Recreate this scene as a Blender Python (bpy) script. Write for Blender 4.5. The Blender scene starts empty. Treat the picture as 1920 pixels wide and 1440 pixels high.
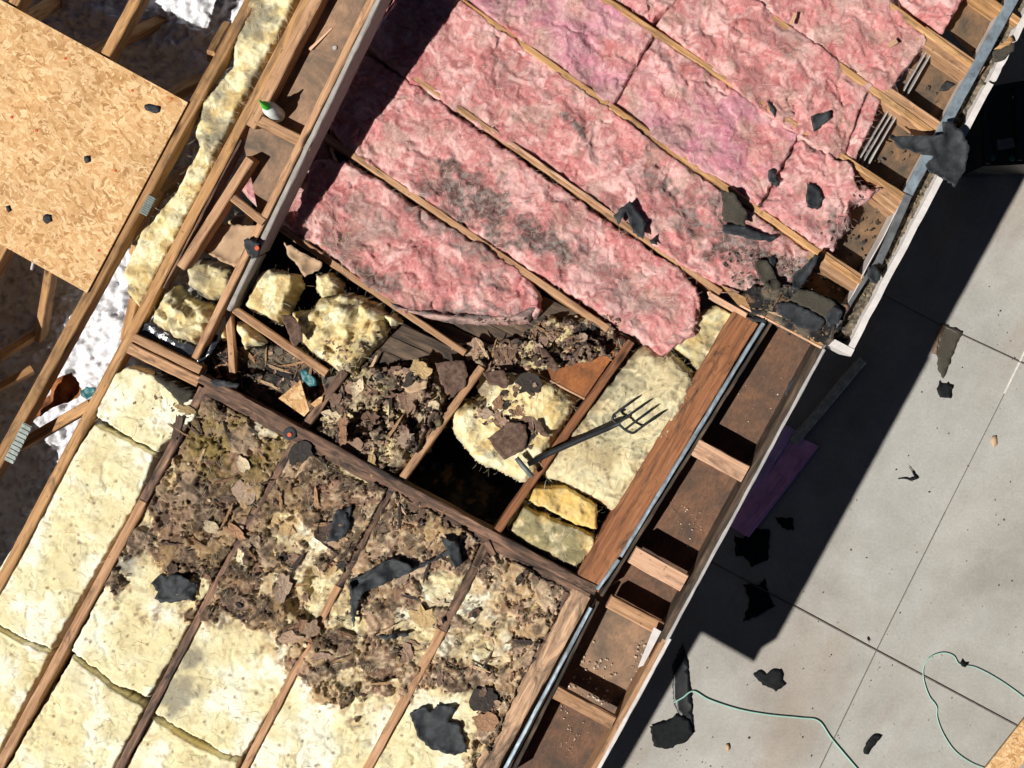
import bpy, math, random
import numpy as np
from mathutils import Vector, Matrix
from mathutils.geometry import delaunay_2d_cdt
random.seed(7)
SC = bpy.context.scene
COL = SC.collection
S = .0021      # metres per photo pixel on the roof plane
H = 5.0        # camera height over the roof plane
GZ = -2.6      # yard slab
# ------------------------------------------------ camera, sky, sun, exposure
cam = bpy.data.cameras.new('camera'); cam.lens = 36*H/(1920*S); cam.sensor_width = 36; cam.clip_start = .1; cam.clip_end = 500
camo = bpy.data.objects.new('camera', cam); camo.location = (0, 0, H); COL.objects.link(camo); SC.camera = camo
ELEV = math.radians(49.7); SD = (.85, .527)      # horizontal direction the light travels
AZ = math.atan2(-SD[0], -SD[1])
w = bpy.data.worlds.new('World'); SC.world = w; w.use_nodes = True
nt = w.node_tree; bg = nt.nodes['Background']
sky = nt.nodes.new('ShaderNodeTexSky'); sky.sky_type = 'NISHITA'; sky.sun_disc = False
sky.sun_elevation = ELEV; sky.sun_rotation = AZ; sky.air_density = .12; sky.dust_density = .0
nt.links.new(sky.outputs[0], bg.inputs[0]); bg.inputs[1].default_value = .05
sun = bpy.data.lights.new('sun', 'SUN'); sun.energy = 5.0; sun.angle = math.radians(.5); sun.color = (1, .965, .90)
suno = bpy.data.objects.new('sun', sun); COL.objects.link(suno)
suno.rotation_euler = Vector((SD[0]*math.cos(ELEV), SD[1]*math.cos(ELEV), -math.sin(ELEV))).to_track_quat('-Z', 'Y').to_euler()
SC.view_settings.view_transform = 'Standard'; SC.view_settings.look = 'None'
SC.view_settings.exposure = .22; SC.view_settings.gamma = 1; SC.view_settings.use_curve_mapping = False
SC.cycles.max_bounces = 6; SC.cycles.diffuse_bounces = 3

# ------------------------------------------------ helpers
def P(px, py, z=0.):
    k = S*(H-z)/H
    return Vector(((px-960)*k, (720-py)*k, z))
def T(o, label=None, cat=None, group=None, kind=None):
    if label: o['label'] = label
    if cat: o['category'] = cat
    if group: o['group'] = group
    if kind: o['kind'] = kind
    return o
def empty(name, loc, label=None, cat=None, group=None):
    o = bpy.data.objects.new(name, None); o.location = loc; o.empty_display_size = .05
    COL.objects.link(o); return T(o, label, cat, group)
def link(name, me, mat, parent=None, loc=None):
    o = bpy.data.objects.new(name, me); COL.objects.link(o); me.materials.append(mat)
    if loc is not None: o.location = loc
    if parent:
        o.parent = parent; o.matrix_parent_inverse = Matrix.Identity(4)
        o.location = Vector(o.location) - Vector(parent.location)
    return o
# ---- numpy noise
_r = np.random.RandomState(11)
TB = _r.rand(16, 256, 256)
def vn(x, y, seed=0):
    x = np.asarray(x, float); y = np.asarray(y, float)
    xi = np.floor(x).astype(int); yi = np.floor(y).astype(int)
    fx = x-xi; fy = y-yi; fx = fx*fx*fx*(fx*(fx*6-15)+10); fy = fy*fy*fy*(fy*(fy*6-15)+10)
    t = TB[seed % 16]; a = xi+seed*37; b = yi+seed*91
    g = lambda i, j: t[(a+i) & 255, (b+j) & 255]
    return (g(0,0)*(1-fx)+g(1,0)*fx)*(1-fy)+(g(0,1)*(1-fx)+g(1,1)*fx)*fy
def fbm(x, y, seed=0, oct=4, gain=.5):
    s = 0; a = 1; n = 0; c, d = math.cos(.6), math.sin(.6)
    for i in range(oct):
        s = s+a*vn(x, y, seed+i); n += a; a *= gain
        x, y = (x*c-y*d)*2.03+5.1, (x*d+y*c)*2.03+9.7
    return s/n
def ridge(x, y, seed=0, oct=3, gain=.55):
    s = 0; a = 1; n = 0; c, d = math.cos(.7), math.sin(.7)
    for i in range(oct):
        s = s+a*(1-np.abs(2*vn(x, y, seed+i)-1)); n += a; a *= gain
        x, y = (x*c-y*d)*2.1+3.3, (x*d+y*c)*2.1+1.7
    return s/n
def worley(x, y, seed=0):
    xi = np.floor(x).astype(int); yi = np.floor(y).astype(int)
    f1 = np.full(x.shape, 9.); f2 = f1.copy(); cid = np.zeros(x.shape); gx = np.zeros(x.shape); gy = np.zeros(x.shape)
    for i in (-1, 0, 1):
        for j in (-1, 0, 1):
            a = (xi+i+seed*17) & 255; b = (yi+j+seed*29) & 255
            px = xi+i+TB[1][a, b]; py = yi+j+TB[2][a, b]
            d = np.hypot(x-px, y-py); m = d < f1
            f2 = np.where(m, f1, np.minimum(f2, d)); gx = np.where(m, x-px, gx); gy = np.where(m, y-py, gy)
            cid = np.where(m, TB[3][a, b], cid); f1 = np.where(m, d, f1)
    return f1, f2, cid, gx, gy
def sst(a, b, x):
    t = np.clip((x-a)/(b-a), 0, 1); return t*t*(3-2*t)
def mixc(a, b, t):
    return a*(1-t[..., None])+np.asarray(b)*t[..., None]
def terr(L):
    f = np.floor(L); return f+sst(0, .22, L-f)
def sdf(x, y, poly):      # positive inside
    p = np.asarray(poly, float); q = np.roll(p, -1, 0)
    dm = np.full(x.shape, 1e9); ins = np.zeros(x.shape, bool)
    for (ax, ay), (bx, by) in zip(p, q):
        ex, ey = bx-ax, by-ay; L = ex*ex+ey*ey+1e-9
        t = np.clip(((x-ax)*ex+(y-ay)*ey)/L, 0, 1)
        dm = np.minimum(dm, np.hypot(x-ax-t*ex, y-ay-t*ey))
        c = ((ay > y) != (by > y)) & (x < ex*(y-ay)/(ey if abs(ey) > 1e-9 else 1e-9)+ax); ins ^= c
    return np.where(ins, dm, -dm)
def setcol(me, col):
    a = me.color_attributes.new('tint', 'FLOAT_COLOR', 'POINT')
    a.data.foreach_set('color', np.c_[np.clip(col, 0, 1), np.ones(len(col))].astype(np.float32).ravel())
SURF = []
def surf(px, py, default=-.1):
    best = None
    for x0, y0, r, Z in SURF:
        i = int(round((px-x0)/r)); j = int(round((py-y0)/r))
        if 0 <= i < Z.shape[1] and 0 <= j < Z.shape[0] and not np.isnan(Z[j, i]):
            best = Z[j, i] if best is None else max(best, Z[j, i])
    return default if best is None else float(best)
def sheet(name, poly, zt, zb, mat, style, label=None, cat=None, group=None, kind=None, res=2.6, edge=12, rough=5, seed=0, reg=True, parent=None, tilt=None, grow=0):
    p = np.asarray(poly, float); x0, y0 = p.min(0)-4-grow; x1, y1 = p.max(0)+4+grow
    X, Y = np.meshgrid(np.arange(x0, x1+res, res), np.arange(y0, y1+res, res))
    d = sdf(X, Y, poly)+grow+rough*(fbm(X/14., Y/14., seed+3, 3)-.5)*2
    hz, col = style(X, Y, d, seed)
    t = np.clip(d/edge, 0, 1); prof = np.sqrt(np.clip(1-(1-t)**2, 0, 1))
    top = zt+(tilt(X, Y) if tilt else 0)
    Z = zb+(top+hz-zb)*prof
    Z = np.where(d > 0, np.maximum(Z, zb), zb)
    ins = d > 0
    if reg: SURF.append((x0, y0, res, np.where(d > res, Z, np.nan)))
    k = S*(H-zt)/H
    wx = (fbm(X/11., Y/11., seed+5, 3)-.5)*5.*prof; wy = (fbm(X/11., Y/11., seed+8, 3)-.5)*5.*prof
    VX = (X+wx-960)*k; VY = (720-Y-wy)*k
    idx = np.arange(X.size).reshape(X.shape)
    f = ins[:-1, :-1] | ins[1:, :-1] | ins[:-1, 1:] | ins[1:, 1:]
    q = np.stack([idx[1:, :-1][f], idx[1:, 1:][f], idx[:-1, 1:][f], idx[:-1, :-1][f]], 1)
    used = np.unique(q); mp = np.full(X.size, -1); mp[used] = np.arange(len(used)); q = mp[q]
    c0 = p.mean(0); base = Vector(((c0[0]-960)*k, (720-c0[1])*k, zb))
    V = np.stack([VX.ravel()[used]-base.x, VY.ravel()[used]-base.y, Z.ravel()[used]-base.z], 1)
    # close the underside with a flat bottom so the piece is solid
    me = bpy.data.meshes.new(name)
    me.vertices.add(len(V)); me.vertices.foreach_set('co', V.astype(np.float32).ravel())
    me.loops.add(q.size); me.loops.foreach_set('vertex_index', q.ravel().astype(np.int32))
    me.polygons.add(len(q)); me.polygons.foreach_set('loop_start', (np.arange(len(q))*4).astype(np.int32))
    me.update(calc_edges=True); me.polygons.foreach_set('use_smooth', np.ones(len(q), bool))
    setcol(me, col.reshape(-1, 3)[used])
    o = link(name, me, mat, parent, base)
    return T(o, label, cat, group, kind)

# ------------------------------------------------ materials
def newmat(name):
    m = bpy.data.materials.new(name); m.use_nodes = True; n = m.node_tree
    return m, n, n.nodes['Principled BSDF']
def N(n, typ, **kw):
    x = n.nodes.new(typ)
    for k, v in kw.items():
        if k in x.inputs: x.inputs[k].default_value = v
        else: setattr(x, k, v)
    return x
def ramp(n, pts):
    r = n.nodes.new('ShaderNodeValToRGB'); e = r.color_ramp.elements
    while len(e) < len(pts): e.new(.5)
    for el, (p, c) in zip(e, pts): el.position = p; el.color = (*c, 1) if len(c) == 3 else c
    return r
def noise(n, vec, scale, detail=4, dist=0, rough=.55):
    x = N(n, 'ShaderNodeTexNoise'); x.inputs['Scale'].default_value = scale; x.inputs['Detail'].default_value = detail
    x.inputs['Distortion'].default_value = dist; x.inputs['Roughness'].default_value = rough
    if vec is not None: n.links.new(vec, x.inputs['Vector'])
    return x
def mix(n, a, b, f, bt='MIX'):
    x = n.nodes.new('ShaderNodeMix'); x.data_type = 'RGBA'; x.blend_type = bt
    for s, v in ((x.inputs[6], a), (x.inputs[7], b), (x.inputs[0], f)):
        if hasattr(v, 'links') or isinstance(v, bpy.types.NodeSocket): n.links.new(v, s)
        else: s.default_value = (*v, 1) if isinstance(v, tuple) and len(v) == 3 else v
    return x.outputs[2]
def bump(n, bs, h, strength=.4, dist=.003):
    b = n.nodes.new('ShaderNodeBump'); b.inputs['Strength'].default_value = strength; b.inputs['Distance'].default_value = dist
    n.links.new(h, b.inputs['Height']); n.links.new(b.outputs[0], bs.inputs['Normal'])
def coords(n, rand=True):
    tc = n.nodes.new('ShaderNodeTexCoord')
    if not rand: return tc.outputs['Object']
    oi = n.nodes.new('ShaderNodeObjectInfo'); ml = N(n, 'ShaderNodeVectorMath', operation='MULTIPLY_ADD')
    cb = n.nodes.new('ShaderNodeCombineXYZ')
    for k in range(3): n.links.new(oi.outputs['Random'], cb.inputs[k])
    n.links.new(cb.outputs[0], ml.inputs[0]); ml.inputs[1].default_value = (31, 17, 23); n.links.new(tc.outputs['Object'], ml.inputs[2])
    return ml.outputs[0]
def m_attr(name, scale=110, bstr=.6, bdist=.004, dist=1.6, lo=.78, hi=1.12, rough=.95, spec=.1, sss=0):
    m, n, b = newmat(name)
    if sss: b.inputs['Subsurface Weight'].default_value = sss; b.inputs['Subsurface Radius'].default_value = (1, .7, .6); b.inputs['Subsurface Scale'].default_value = .012
    at = N(n, 'ShaderNodeAttribute'); at.attribute_name = 'tint'
    v = coords(n)
    nz = noise(n, v, scale, 6, dist, .65)
    r = ramp(n, [(.3, (lo, lo, lo)), (.7, (hi, hi, hi))]); n.links.new(nz.outputs[0], r.inputs[0])
    c = mix(n, at.outputs['Color'], r.outputs[0], 1., 'MULTIPLY')
    n.links.new(c, b.inputs['Base Color']); b.inputs['Roughness'].default_value = rough; b.inputs['Specular IOR Level'].default_value = spec
    bump(n, b, nz.outputs[0], bstr, bdist)
    return m
M = {}
M['fibre'] = m_attr('glass_fibre', 110, .5, .004, 2.2, .84, 1.10, sss=.3)
M['pinkfibre'] = m_attr('pink_fibre', 75, .55, .005, 3.0, .80, 1.14, sss=.4)
M['crust'] = m_attr('burnt_crust', 130, .9, .005, .6, .7, 1.2, .85, .3)
M['blown'] = m_attr('blown_wool', 110, .6, .006, .5, .85, 1.08, sss=.2)
def m_wood(name, light, mid, dark, stain=.3, stain_col=(.03, .022, .018), rough=.75):
    m, n, b = newmat(name); v = coords(n)
    mp = N(n, 'ShaderNodeMapping'); mp.inputs['Scale'].default_value = (1.6, 26, 26); n.links.new(v, mp.inputs[0])
    g = noise(n, mp.outputs[0], 3.2, 6, .5, .6)
    r = ramp(n, [(.28, dark), (.48, mid), (.70, light)]); n.links.new(g.outputs[0], r.inputs[0])
    mp2 = N(n, 'ShaderNodeMapping'); mp2.inputs['Scale'].default_value = (2.2, 9, 9); n.links.new(v, mp2.inputs[0])
    s = noise(n, mp2.outputs[0], 2.4, 7, 1.0, .68)
    sr = ramp(n, [(max(.02, .62-stain*.42), (0, 0, 0)), (.80-stain*.3, (1, 1, 1))]); n.links.new(s.outputs[0], sr.inputs[0])
    c = mix(n, r.outputs[0], stain_col, sr.outputs[0])
    fl = noise(n, v, 55, 3, 0, .6); fr = ramp(n, [(.66, (0, 0, 0)), (.72, (1, 1, 1))]); n.links.new(fl.outputs[0], fr.inputs[0])
    c = mix(n, c, tuple(x*.45 for x in mid), fr.outputs[0])
    kp = N(n, 'ShaderNodeMapping'); kp.inputs['Scale'].default_value = (3.2, 11, 11); n.links.new(v, kp.inputs[0])
    kv = N(n, 'ShaderNodeTexVoronoi'); kv.inputs['Scale'].default_value = 1.; n.links.new(kp.outputs[0], kv.inputs[0])
    kr = ramp(n, [(.06, (1, 1, 1)), (.15, (0, 0, 0))]); n.links.new(kv.outputs['Distance'], kr.inputs[0])
    c = mix(n, c, tuple(x*.35 for x in dark), kr.outputs[0])
    oi = n.nodes.new('ShaderNodeObjectInfo'); mr = N(n, 'ShaderNodeMapRange'); n.links.new(oi.outputs['Random'], mr.inputs[0]); mr.inputs[3].default_value = .8; mr.inputs[4].default_value = 1.15
    c = mix(n, c, mr.outputs[0], 1., 'MULTIPLY')
    n.links.new(c, b.inputs['Base Color']); b.inputs['Roughness'].default_value = rough; b.inputs['Specular IOR Level'].default_value = .25
    bump(n, b, g.outputs[0], .5, .003)
    return m
M['pine'] = m_wood('fresh_pine', (.56, .335, .165), (.43, .235, .10), (.25, .12, .05), .32, (.13, .08, .045))
M['old'] = m_wood('weathered_pine', (.56, .34, .20), (.42, .235, .125), (.24, .12, .062), .24, (.07,.045,.032))
M['oldred'] = m_wood('reddish_fir', (.35, .155, .072), (.26, .105, .046), (.14, .055, .028), .32)
M['charred'] = m_wood('charred_wood', (.40, .24, .155), (.24, .135, .09), (.10, .06, .044), .55, (.03, .024, .022))
M['pale'] = m_wood('pale_new_pine', (.70, .45, .30), (.60, .36, .23), (.42, .23, .13), .22, (.16, .09, .06))
M['greyold'] = m_wood('grey_deck_board', (.20, .14, .095), (.135, .09, .06), (.06, .04, .03), .62, (.03, .025, .022))
M['palechar'] = m_wood('scorched_pale_pine', (.66, .43, .27), (.50, .31, .19), (.26, .15, .09), .5, (.06, .045, .035))
def m_flat(name, col, rough=.6, metal=0, var=.25, scale=40, spec=.4, bs=.25):
    m, n, b = newmat(name); v = coords(n); nz = noise(n, v, scale, 6, .4, .65)
    r = ramp(n, [(.3, tuple(x*(1-var) for x in col)), (.7, tuple(min(1, x*(1+var)) for x in col))]); n.links.new(nz.outputs[0], r.inputs[0])
    n.links.new(r.outputs[0], b.inputs['Base Color']); b.inputs['Roughness'].default_value = rough; b.inputs['Metallic'].default_value = metal
    b.inputs['Specular IOR Level'].default_value = spec
    bump(n, b, nz.outputs[0], bs, .002)
    return m
M['felt'] = m_flat('black_felt', (.022, .025, .029), .7, 0, .6, 34, .4, .9)
M['shingle'] = m_flat('grey_brown_shingle', (.062, .055, .043), .95, 0, .5, 260, .2, .8)
M['steel'] = m_flat('galvanised_steel', (.46, .56, .64), .42, .7, .4, 26, .5, .1)
M['darkmetal'] = m_flat('tarnished_metal', (.17, .18, .19), .6, .5, .4, 18, .5, .15)
M['whitemetal'] = m_flat('white_painted_metal', (.62, .58, .56), .5, 0, .15, 30, .4, .1)
M['greypaint'] = m_flat('grey_primed_board', (.40, .38, .37), .6, 0, .18, 25, .3, .2)
M['greyboard'] = m_flat('weathered_grey_fascia', (.30, .275, .255), .75, 0, .22, 30, .3, .3)
M['forkmetal'] = m_flat('dark_forged_steel', (.02, .022, .026), .6, .2, .3, 60, .5, .15)
M['black'] = m_flat('black_plastic', (.012, .013, .015), .45, 0, .3, 30, .5, .15)
M['plastic'] = m_flat('black_poly_film', (.03, .035, .045), .22, 0, .3, 30, .8, .8)
M['platemetal'] = m_flat('nail_plate_metal', (.20, .23, .21), .5, .3, .3, 40, .5, .2)
M['feltblack'] = m_flat('black_yard_felt', (.008, .009, .010), .8, 0, .5, 34, .2, .6)
M['violet'] = m_flat('violet_plastic', (.64, .44, .88), .7, 0, .25, 8, .4, .05)
M['magenta'] = m_flat('plum_plastic', (.76, .38, .68), .7, 0, .25, 8, .4, .05)
M['green'] = m_flat('green_plastic', (.02, .50, .03), .4, 0, .1, 20, .5, .02)
M['bottle'] = m_flat('milky_plastic', (.72, .78, .76), .35, 0, .06, 12, .5, .02)
M['orange'] = m_flat('orange_plastic', (.62, .10, .035), .5, 0, .15, 20, .4, .02)
M['teal'] = m_flat('teal_film', (.015, .12, .13), .5, 0, .5, 40, .5, .7)
M['mint'] = m_flat('mint_green_cable', (.30, .52, .44), .45, 0, .1, 20, .4, .02)
M['palegrey'] = m_flat('grey_weathered_plank', (.46, .47, .40), .8, 0, .4, 24, .3, .4)
M['wall'] = m_flat('stucco', (.42, .40, .36), .9, 0, .1, 30, .2, .3)
M['kraft'] = m_flat('tan_kraft_paper', (.44, .30, .19), .8, 0, .25, 14, .2, .5)
M['dark'] = m_flat('painted_shade_floor', (.02, .017, .015), .95, 0, .3, 12, .1, .3)  # near-black colour stands in for the shade deep in the attic
M['pulp'] = m_flat('brown_burnt_paper', (.12, .075, .055), .9, 0, .6, 50, .2, .8)
def m_osb():
    m, n, b = newmat('osb'); tc = n.nodes.new('ShaderNodeTexCoord'); base = None; v = tc.outputs['Object']
    wd = noise(n, v, 30, 3, 0, .5)
    va = N(n, 'ShaderNodeVectorMath', operation='MULTIPLY_ADD'); n.links.new(wd.outputs['Color'], va.inputs[0]); va.inputs[1].default_value = (.035, .035, .035); n.links.new(v, va.inputs[2]); vd = va.outputs[0]
    tones = [[(.0, (.40, .21, .085)), (.25, (.58, .34, .155)), (.6, (.66, .42, .21)), (1, (.80, .58, .34))]]*5
    hs = None
    for k, (a, sc) in enumerate([(.5, 27), (1.35, 32), (-.35, 24), (-1.1, 35), (2.4, 29), (.15, 40), (.9, 46)]):
        mp = N(n, 'ShaderNodeMapping'); mp.inputs['Rotation'].default_value = (0, 0, a); mp.inputs['Location'].default_value = (k*3.1, k*1.7, k)
        mp2 = N(n, 'ShaderNodeMapping'); mp2.inputs['Scale'].default_value = (sc*.8, sc*2.5, 1)
        n.links.new(vd, mp.inputs[0]); n.links.new(mp.outputs[0], mp2.inputs[0])
        vo = N(n, 'ShaderNodeTexVoronoi'); vo.inputs['Scale'].default_value = 1; n.links.new(mp2.outputs[0], vo.inputs[0])
        sp = n.nodes.new('ShaderNodeSeparateColor'); n.links.new(vo.outputs['Color'], sp.inputs[0])
        r = ramp(n, tones[0]); n.links.new(sp.outputs[0], r.inputs[0])
        if base is None: base = r.outputs[0]; hs = sp.outputs[1]
        else:
            g = N(n, 'ShaderNodeMath', operation='GREATER_THAN'); n.links.new(sp.outputs[2], g.inputs[0]); g.inputs[1].default_value = .62
            base = mix(n, base, r.outputs[0], g.outputs[0]); hs = mix(n, hs, sp.outputs[1], g.outputs[0])
    big = noise(n, v, 4, 4, 0, .6); rb = ramp(n, [(.3, (.86, .84, .80)), (.7, (1.1, 1.08, 1.05))]); n.links.new(big.outputs[0], rb.inputs[0])
    base = mix(n, base, rb.outputs[0], 1., 'MULTIPLY')
    fine = noise(n, v, 220, 4, 0, .7); rf = ramp(n, [(.3, (.8, .78, .74)), (.6, (1.05, 1.05, 1.05))]); n.links.new(fine.outputs[0], rf.inputs[0])
    base = mix(n, base, rf.outputs[0], 1., 'MULTIPLY')
    n.links.new(base, b.inputs['Base Color']); b.inputs['Roughness'].default_value = .7; b.inputs['Specular IOR Level'].default_value = .25
    bump(n, b, hs, .25, .0015); return m
M['osb'] = m_osb()
def m_ply(name, light, dark, blot=(.03, .02, .015), amt=.3, ang=1.05):
    m, n, b = newmat(name); v = coords(n)
    mp = N(n, 'ShaderNodeMapping'); mp.inputs['Rotation'].default_value = (0, 0, -ang); n.links.new(v, mp.inputs[0])
    mp2 = N(n, 'ShaderNodeMapping'); mp2.inputs['Scale'].default_value = (1, 3.2, 1); n.links.new(mp.outputs[0], mp2.inputs[0])
    wv = N(n, 'ShaderNodeTexWave'); wv.inputs['Scale'].default_value = 10; wv.inputs['Distortion'].default_value = 22; wv.inputs['Detail'].default_value = 3; wv.inputs['Detail Scale'].default_value = .8
    n.links.new(mp2.outputs[0], wv.inputs[0])
    g = noise(n, mp2.outputs[0], 30, 5, 1, .6)
    f = mix(n, wv.outputs[0], g.outputs[0], .9)
    r = ramp(n, [(.22, dark), (.72, light)]); n.links.new(f, r.inputs[0])
    s = noise(n, v, 7, 8, .5, .7); sr = ramp(n, [(.60-amt*.3, (0, 0, 0)), (.80-amt*.15, (1, 1, 1))]); n.links.new(s.outputs[0], sr.inputs[0])
    c = mix(n, r.outputs[0], blot, sr.outputs[0])
    n.links.new(c, b.inputs['Base Color']); b.inputs['Roughness'].default_value = .8; b.inputs['Specular IOR Level'].default_value = .2
    bump(n, b, g.outputs[0], .4, .002); return m
M['soffit'] = m_ply('soffit_plywood', (.235, .125, .075), (.115, .056, .034), (.06, .048, .04), .75)
M['soffit2'] = m_ply('stained_plywood', (.36, .205, .105), (.21, .11, .055), (.075, .062, .048), 1.15)
M['soffit3'] = m_ply('dusty_plywood', (.47, .285, .175), (.28, .16, .095), (.11, .085, .065), 1.05)
M['redply'] = m_ply('red_brown_plywood', (.42, .16, .055), (.27, .085, .028), (.06, .035, .025), .55)
def m_concrete():
    m, n, b = newmat('concrete'); tc = n.nodes.new('ShaderNodeTexCoord'); v = tc.outputs['Object']
    a = noise(n, v, 1.1, 7, .3, .62); r = ramp(n, [(.34, (.275, .255, .23)), (.5, (.36, .342, .314)), (.66, (.42, .408, .382))]); n.links.new(a.outputs[0], r.inputs[0])
    mp = N(n, 'ShaderNodeMapping'); mp.inputs['Rotation'].default_value = (0, 0, -1.06); n.links.new(v, mp.inputs[0])
    mp2 = N(n, 'ShaderNodeMapping'); mp2.inputs['Scale'].default_value = (.5, 2.6, 1); n.links.new(mp.outputs[0], mp2.inputs[0])
    s = noise(n, mp2.outputs[0], .9, 4, .4, .55); sr = ramp(n, [(.52, (0, 0, 0)), (.70, (.5, .5, .5))]); n.links.new(s.outputs[0], sr.inputs[0])
    c = mix(n, r.outputs[0], (.30, .222, .168), sr.outputs[0])
    s2 = noise(n, v, .6, 3, .2, .5); q = ramp(n, [(.45, (0, 0, 0)), (.66, (.6, .6, .6))]); n.links.new(s2.outputs[0], q.inputs[0])
    c = mix(n, c, (.36, .36, .34), q.outputs[0])
    lg = noise(n, v, 5.5, 6, .3, .7); lr = ramp(n, [(.3, (.90, .89, .87)), (.7, (1.07, 1.07, 1.07))]); n.links.new(lg.outputs[0], lr.inputs[0]); c = mix(n, c, lr.outputs[0], 1., 'MULTIPLY')
    f = noise(n, v, 60, 6, 0, .75); fr = ramp(n, [(.3, (.86, .86, .86)), (.7, (1.1, 1.1, 1.1))]); n.links.new(f.outputs[0], fr.inputs[0])
    c = mix(n, c, fr.outputs[0], 1., 'MULTIPLY')
    d = noise(n, v, 26, 3, 0, .5); dr = ramp(n, [(.74, (0, 0, 0)), (.79, (.6, .6, .6))]); n.links.new(d.outputs[0], dr.inputs[0])
    c = mix(n, c, (.10, .085, .07), dr.outputs[0])
    n.links.new(c, b.inputs['Base Color']); b.inputs['Roughness'].default_value = .85; b.inputs['Specular IOR Level'].default_value = .25
    bump(n, b, f.outputs[0], .25, .002); return m
M['concrete'] = m_concrete()

# ------------------------------------------------ surface styles: height field + albedo
def dirtmask(X, Y, spots, seed, k=1.1):
    m = np.zeros(X.shape); nz = (fbm(X/22., Y/22., seed+9, 5, .62)-.5)
    for (cx, cy, rx, ry, ang, s) in spots:
        c, d = math.cos(ang), math.sin(ang); u = ((X-cx)*c+(Y-cy)*d)/rx; v = (-(X-cx)*d+(Y-cy)*c)/ry
        m = np.maximum(m, s*sst(1.15, .35, np.hypot(u, v)+nz*k*2.2))
    return m
PINKDIRT = [(1460,525,100,45,.5,.9),(1590,440,40,60,-.4,.7),(1380,440,70,30,.6,.7),(830,420,150,30,.62,.55),(1120,500,130,26,.62,.5),(1330,430,120,22,.62,.6),(640,460,60,30,.5,.5),(900,520,90,24,.3,.5),(900,380,105,55,.6,1.),(1020,450,80,30,.6,.9),(740,400,30,60,.3,.3),(800,355,40,35,.9,.7),(1160,395,60,18,.6,.35),(1080,240,75,9,.85,.85),(1250,350,90,22,.6,.7),
            (1400,480,115,42,.45,1.),(1470,505,70,34,.3,1.),(1290,400,60,20,.6,.7),(1240,270,60,25,.6,.4),(700,520,60,30,.5,.8),(850,585,150,22,.08,.75),(620,400,18,60,.2,.45),(690,410,60,40,.5,.3),
            (1440,60,60,30,.6,.3),(1180,560,110,40,.6,.3),(1340,385,50,30,.7,.75),(960,140,60,50,.3,.25),(880,200,25,22,.3,.35),(1420,160,30,50,.2,.3),(760,180,14,8,.3,.7),(1585,440,22,50,-.5,.8)]
def st_pink(purple=0., lum=1.):
    def f(X, Y, d, seed):
        wx = (fbm(X/40., Y/40., seed+1)-.5)*60; wy = (fbm(X/40., Y/40., seed+4)-.5)*60
        a = .62; U = X*math.cos(a)+Y*math.sin(a); V = -X*math.sin(a)+Y*math.cos(a)
        big = fbm(X/75., Y/75., seed, 3)-.5
        r1 = ridge((U+wx)/34., (V+wy)/20., seed+2, 3)
        r2 = ridge((U+wx*1.3)/13., (V+wy*1.3)/8., seed+6, 2)
        lump = fbm((X+wx)/24., (Y+wy)/24., seed+7, 3)-.5
        f3 = fbm((U+wx*.8)/7., (V+wy*.8)/4., seed+12, 2)-.5
        cr = sst(.80, .97, ridge((X+wy*1.6)/95., (Y+wx*1.6)/70., seed+10, 1))*sst(.35, .6, fbm(X/60., Y/60., seed+13, 2))
        L = fbm((U+wx*1.5)/62., (V+wy*1.5)/36., seed+13, 4)*9
        h = .034*big+.014*(ridge((U+wx)/150., (V+wy)/46., seed+4, 1)-.6)+.006*lump+.003*terr(L)-.014+.0055*(r1-.5)+.003*(r2-.5)+.003*f3-.010*cr
        t = fbm((X+wx)/30., (Y+wy)/30., seed+8, 4)
        c = np.zeros(X.shape+(3,))+np.array([.585, .275, .262])
        c = mixc(c, (.55, .205, .205), sst(.46, .66, t)*.75)
        c = mixc(c, (.76, .48, .46), sst(.52, .30, t)*.8)
        c = mixc(c, (.40, .11, .11), sst(.52, .72, fbm((U+wx)/18., (V+wy)/8., seed+11, 4))*.65)
        c = mixc(c, (.50, .22, .32), sst(.30, .6, fbm(X/90., Y/90., seed+5, 3))*purple)
        c = mixc(c, (.40, .29, .235), sst(.50, .70, fbm(X/35., Y/35., seed+15, 4))*.5)
        st = sst(.5, .75, fbm((U+wx*.6)/11., (V+wy*.6)/2.6, seed+3, 3)); c = mixc(c, (.80, .58, .53), st*.4)
        dm = dirtmask(X, Y, PINKDIRT, 3)
        tex = fbm((U+wx)/14., (V+wy)/6., seed+14, 4)
        c = mixc(c, (.085, .07, .06), np.clip(dm*sst(.2, .62, tex+.1), 0, .88))
        c = mixc(c, (.30, .26, .24), sst(.35, .6, dm)*(sst(.55, .7, vn(X/7., Y/5., 2)))*.7)
        return h*1.1, c*lum
    return f
def st_facing(X, Y, d, seed):
    h = .012*(fbm(X/60., Y/20., seed, 3)-.5)+.004*(fbm(X/14., Y/8., seed+1, 3)-.5)
    c = np.zeros(X.shape+(3,))+np.array([.42, .27, .24]); t = fbm(X/50., Y/9., seed+4, 4)
    c = mixc(c, (.15, .125, .115), sst(.45, .6, t)*.85); c = mixc(c, (.6, .40, .36), sst(.45, .3, t)*.6)
    return h, c
CRUSTP = [(345,745),(560,810),(720,905),(905,1010),(1075,1100),(1055,1190),(985,1330),(960,1400),(905,1375),(870,1300),(780,1290),(680,1300),(585,1255),(520,1205),(400,1160),(370,1110),(235,1060),(225,1010),(285,900)]
HOLES = [(560,1130,40,22,.9,1.),(585,1090,18,40,.2,1.)]
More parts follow.
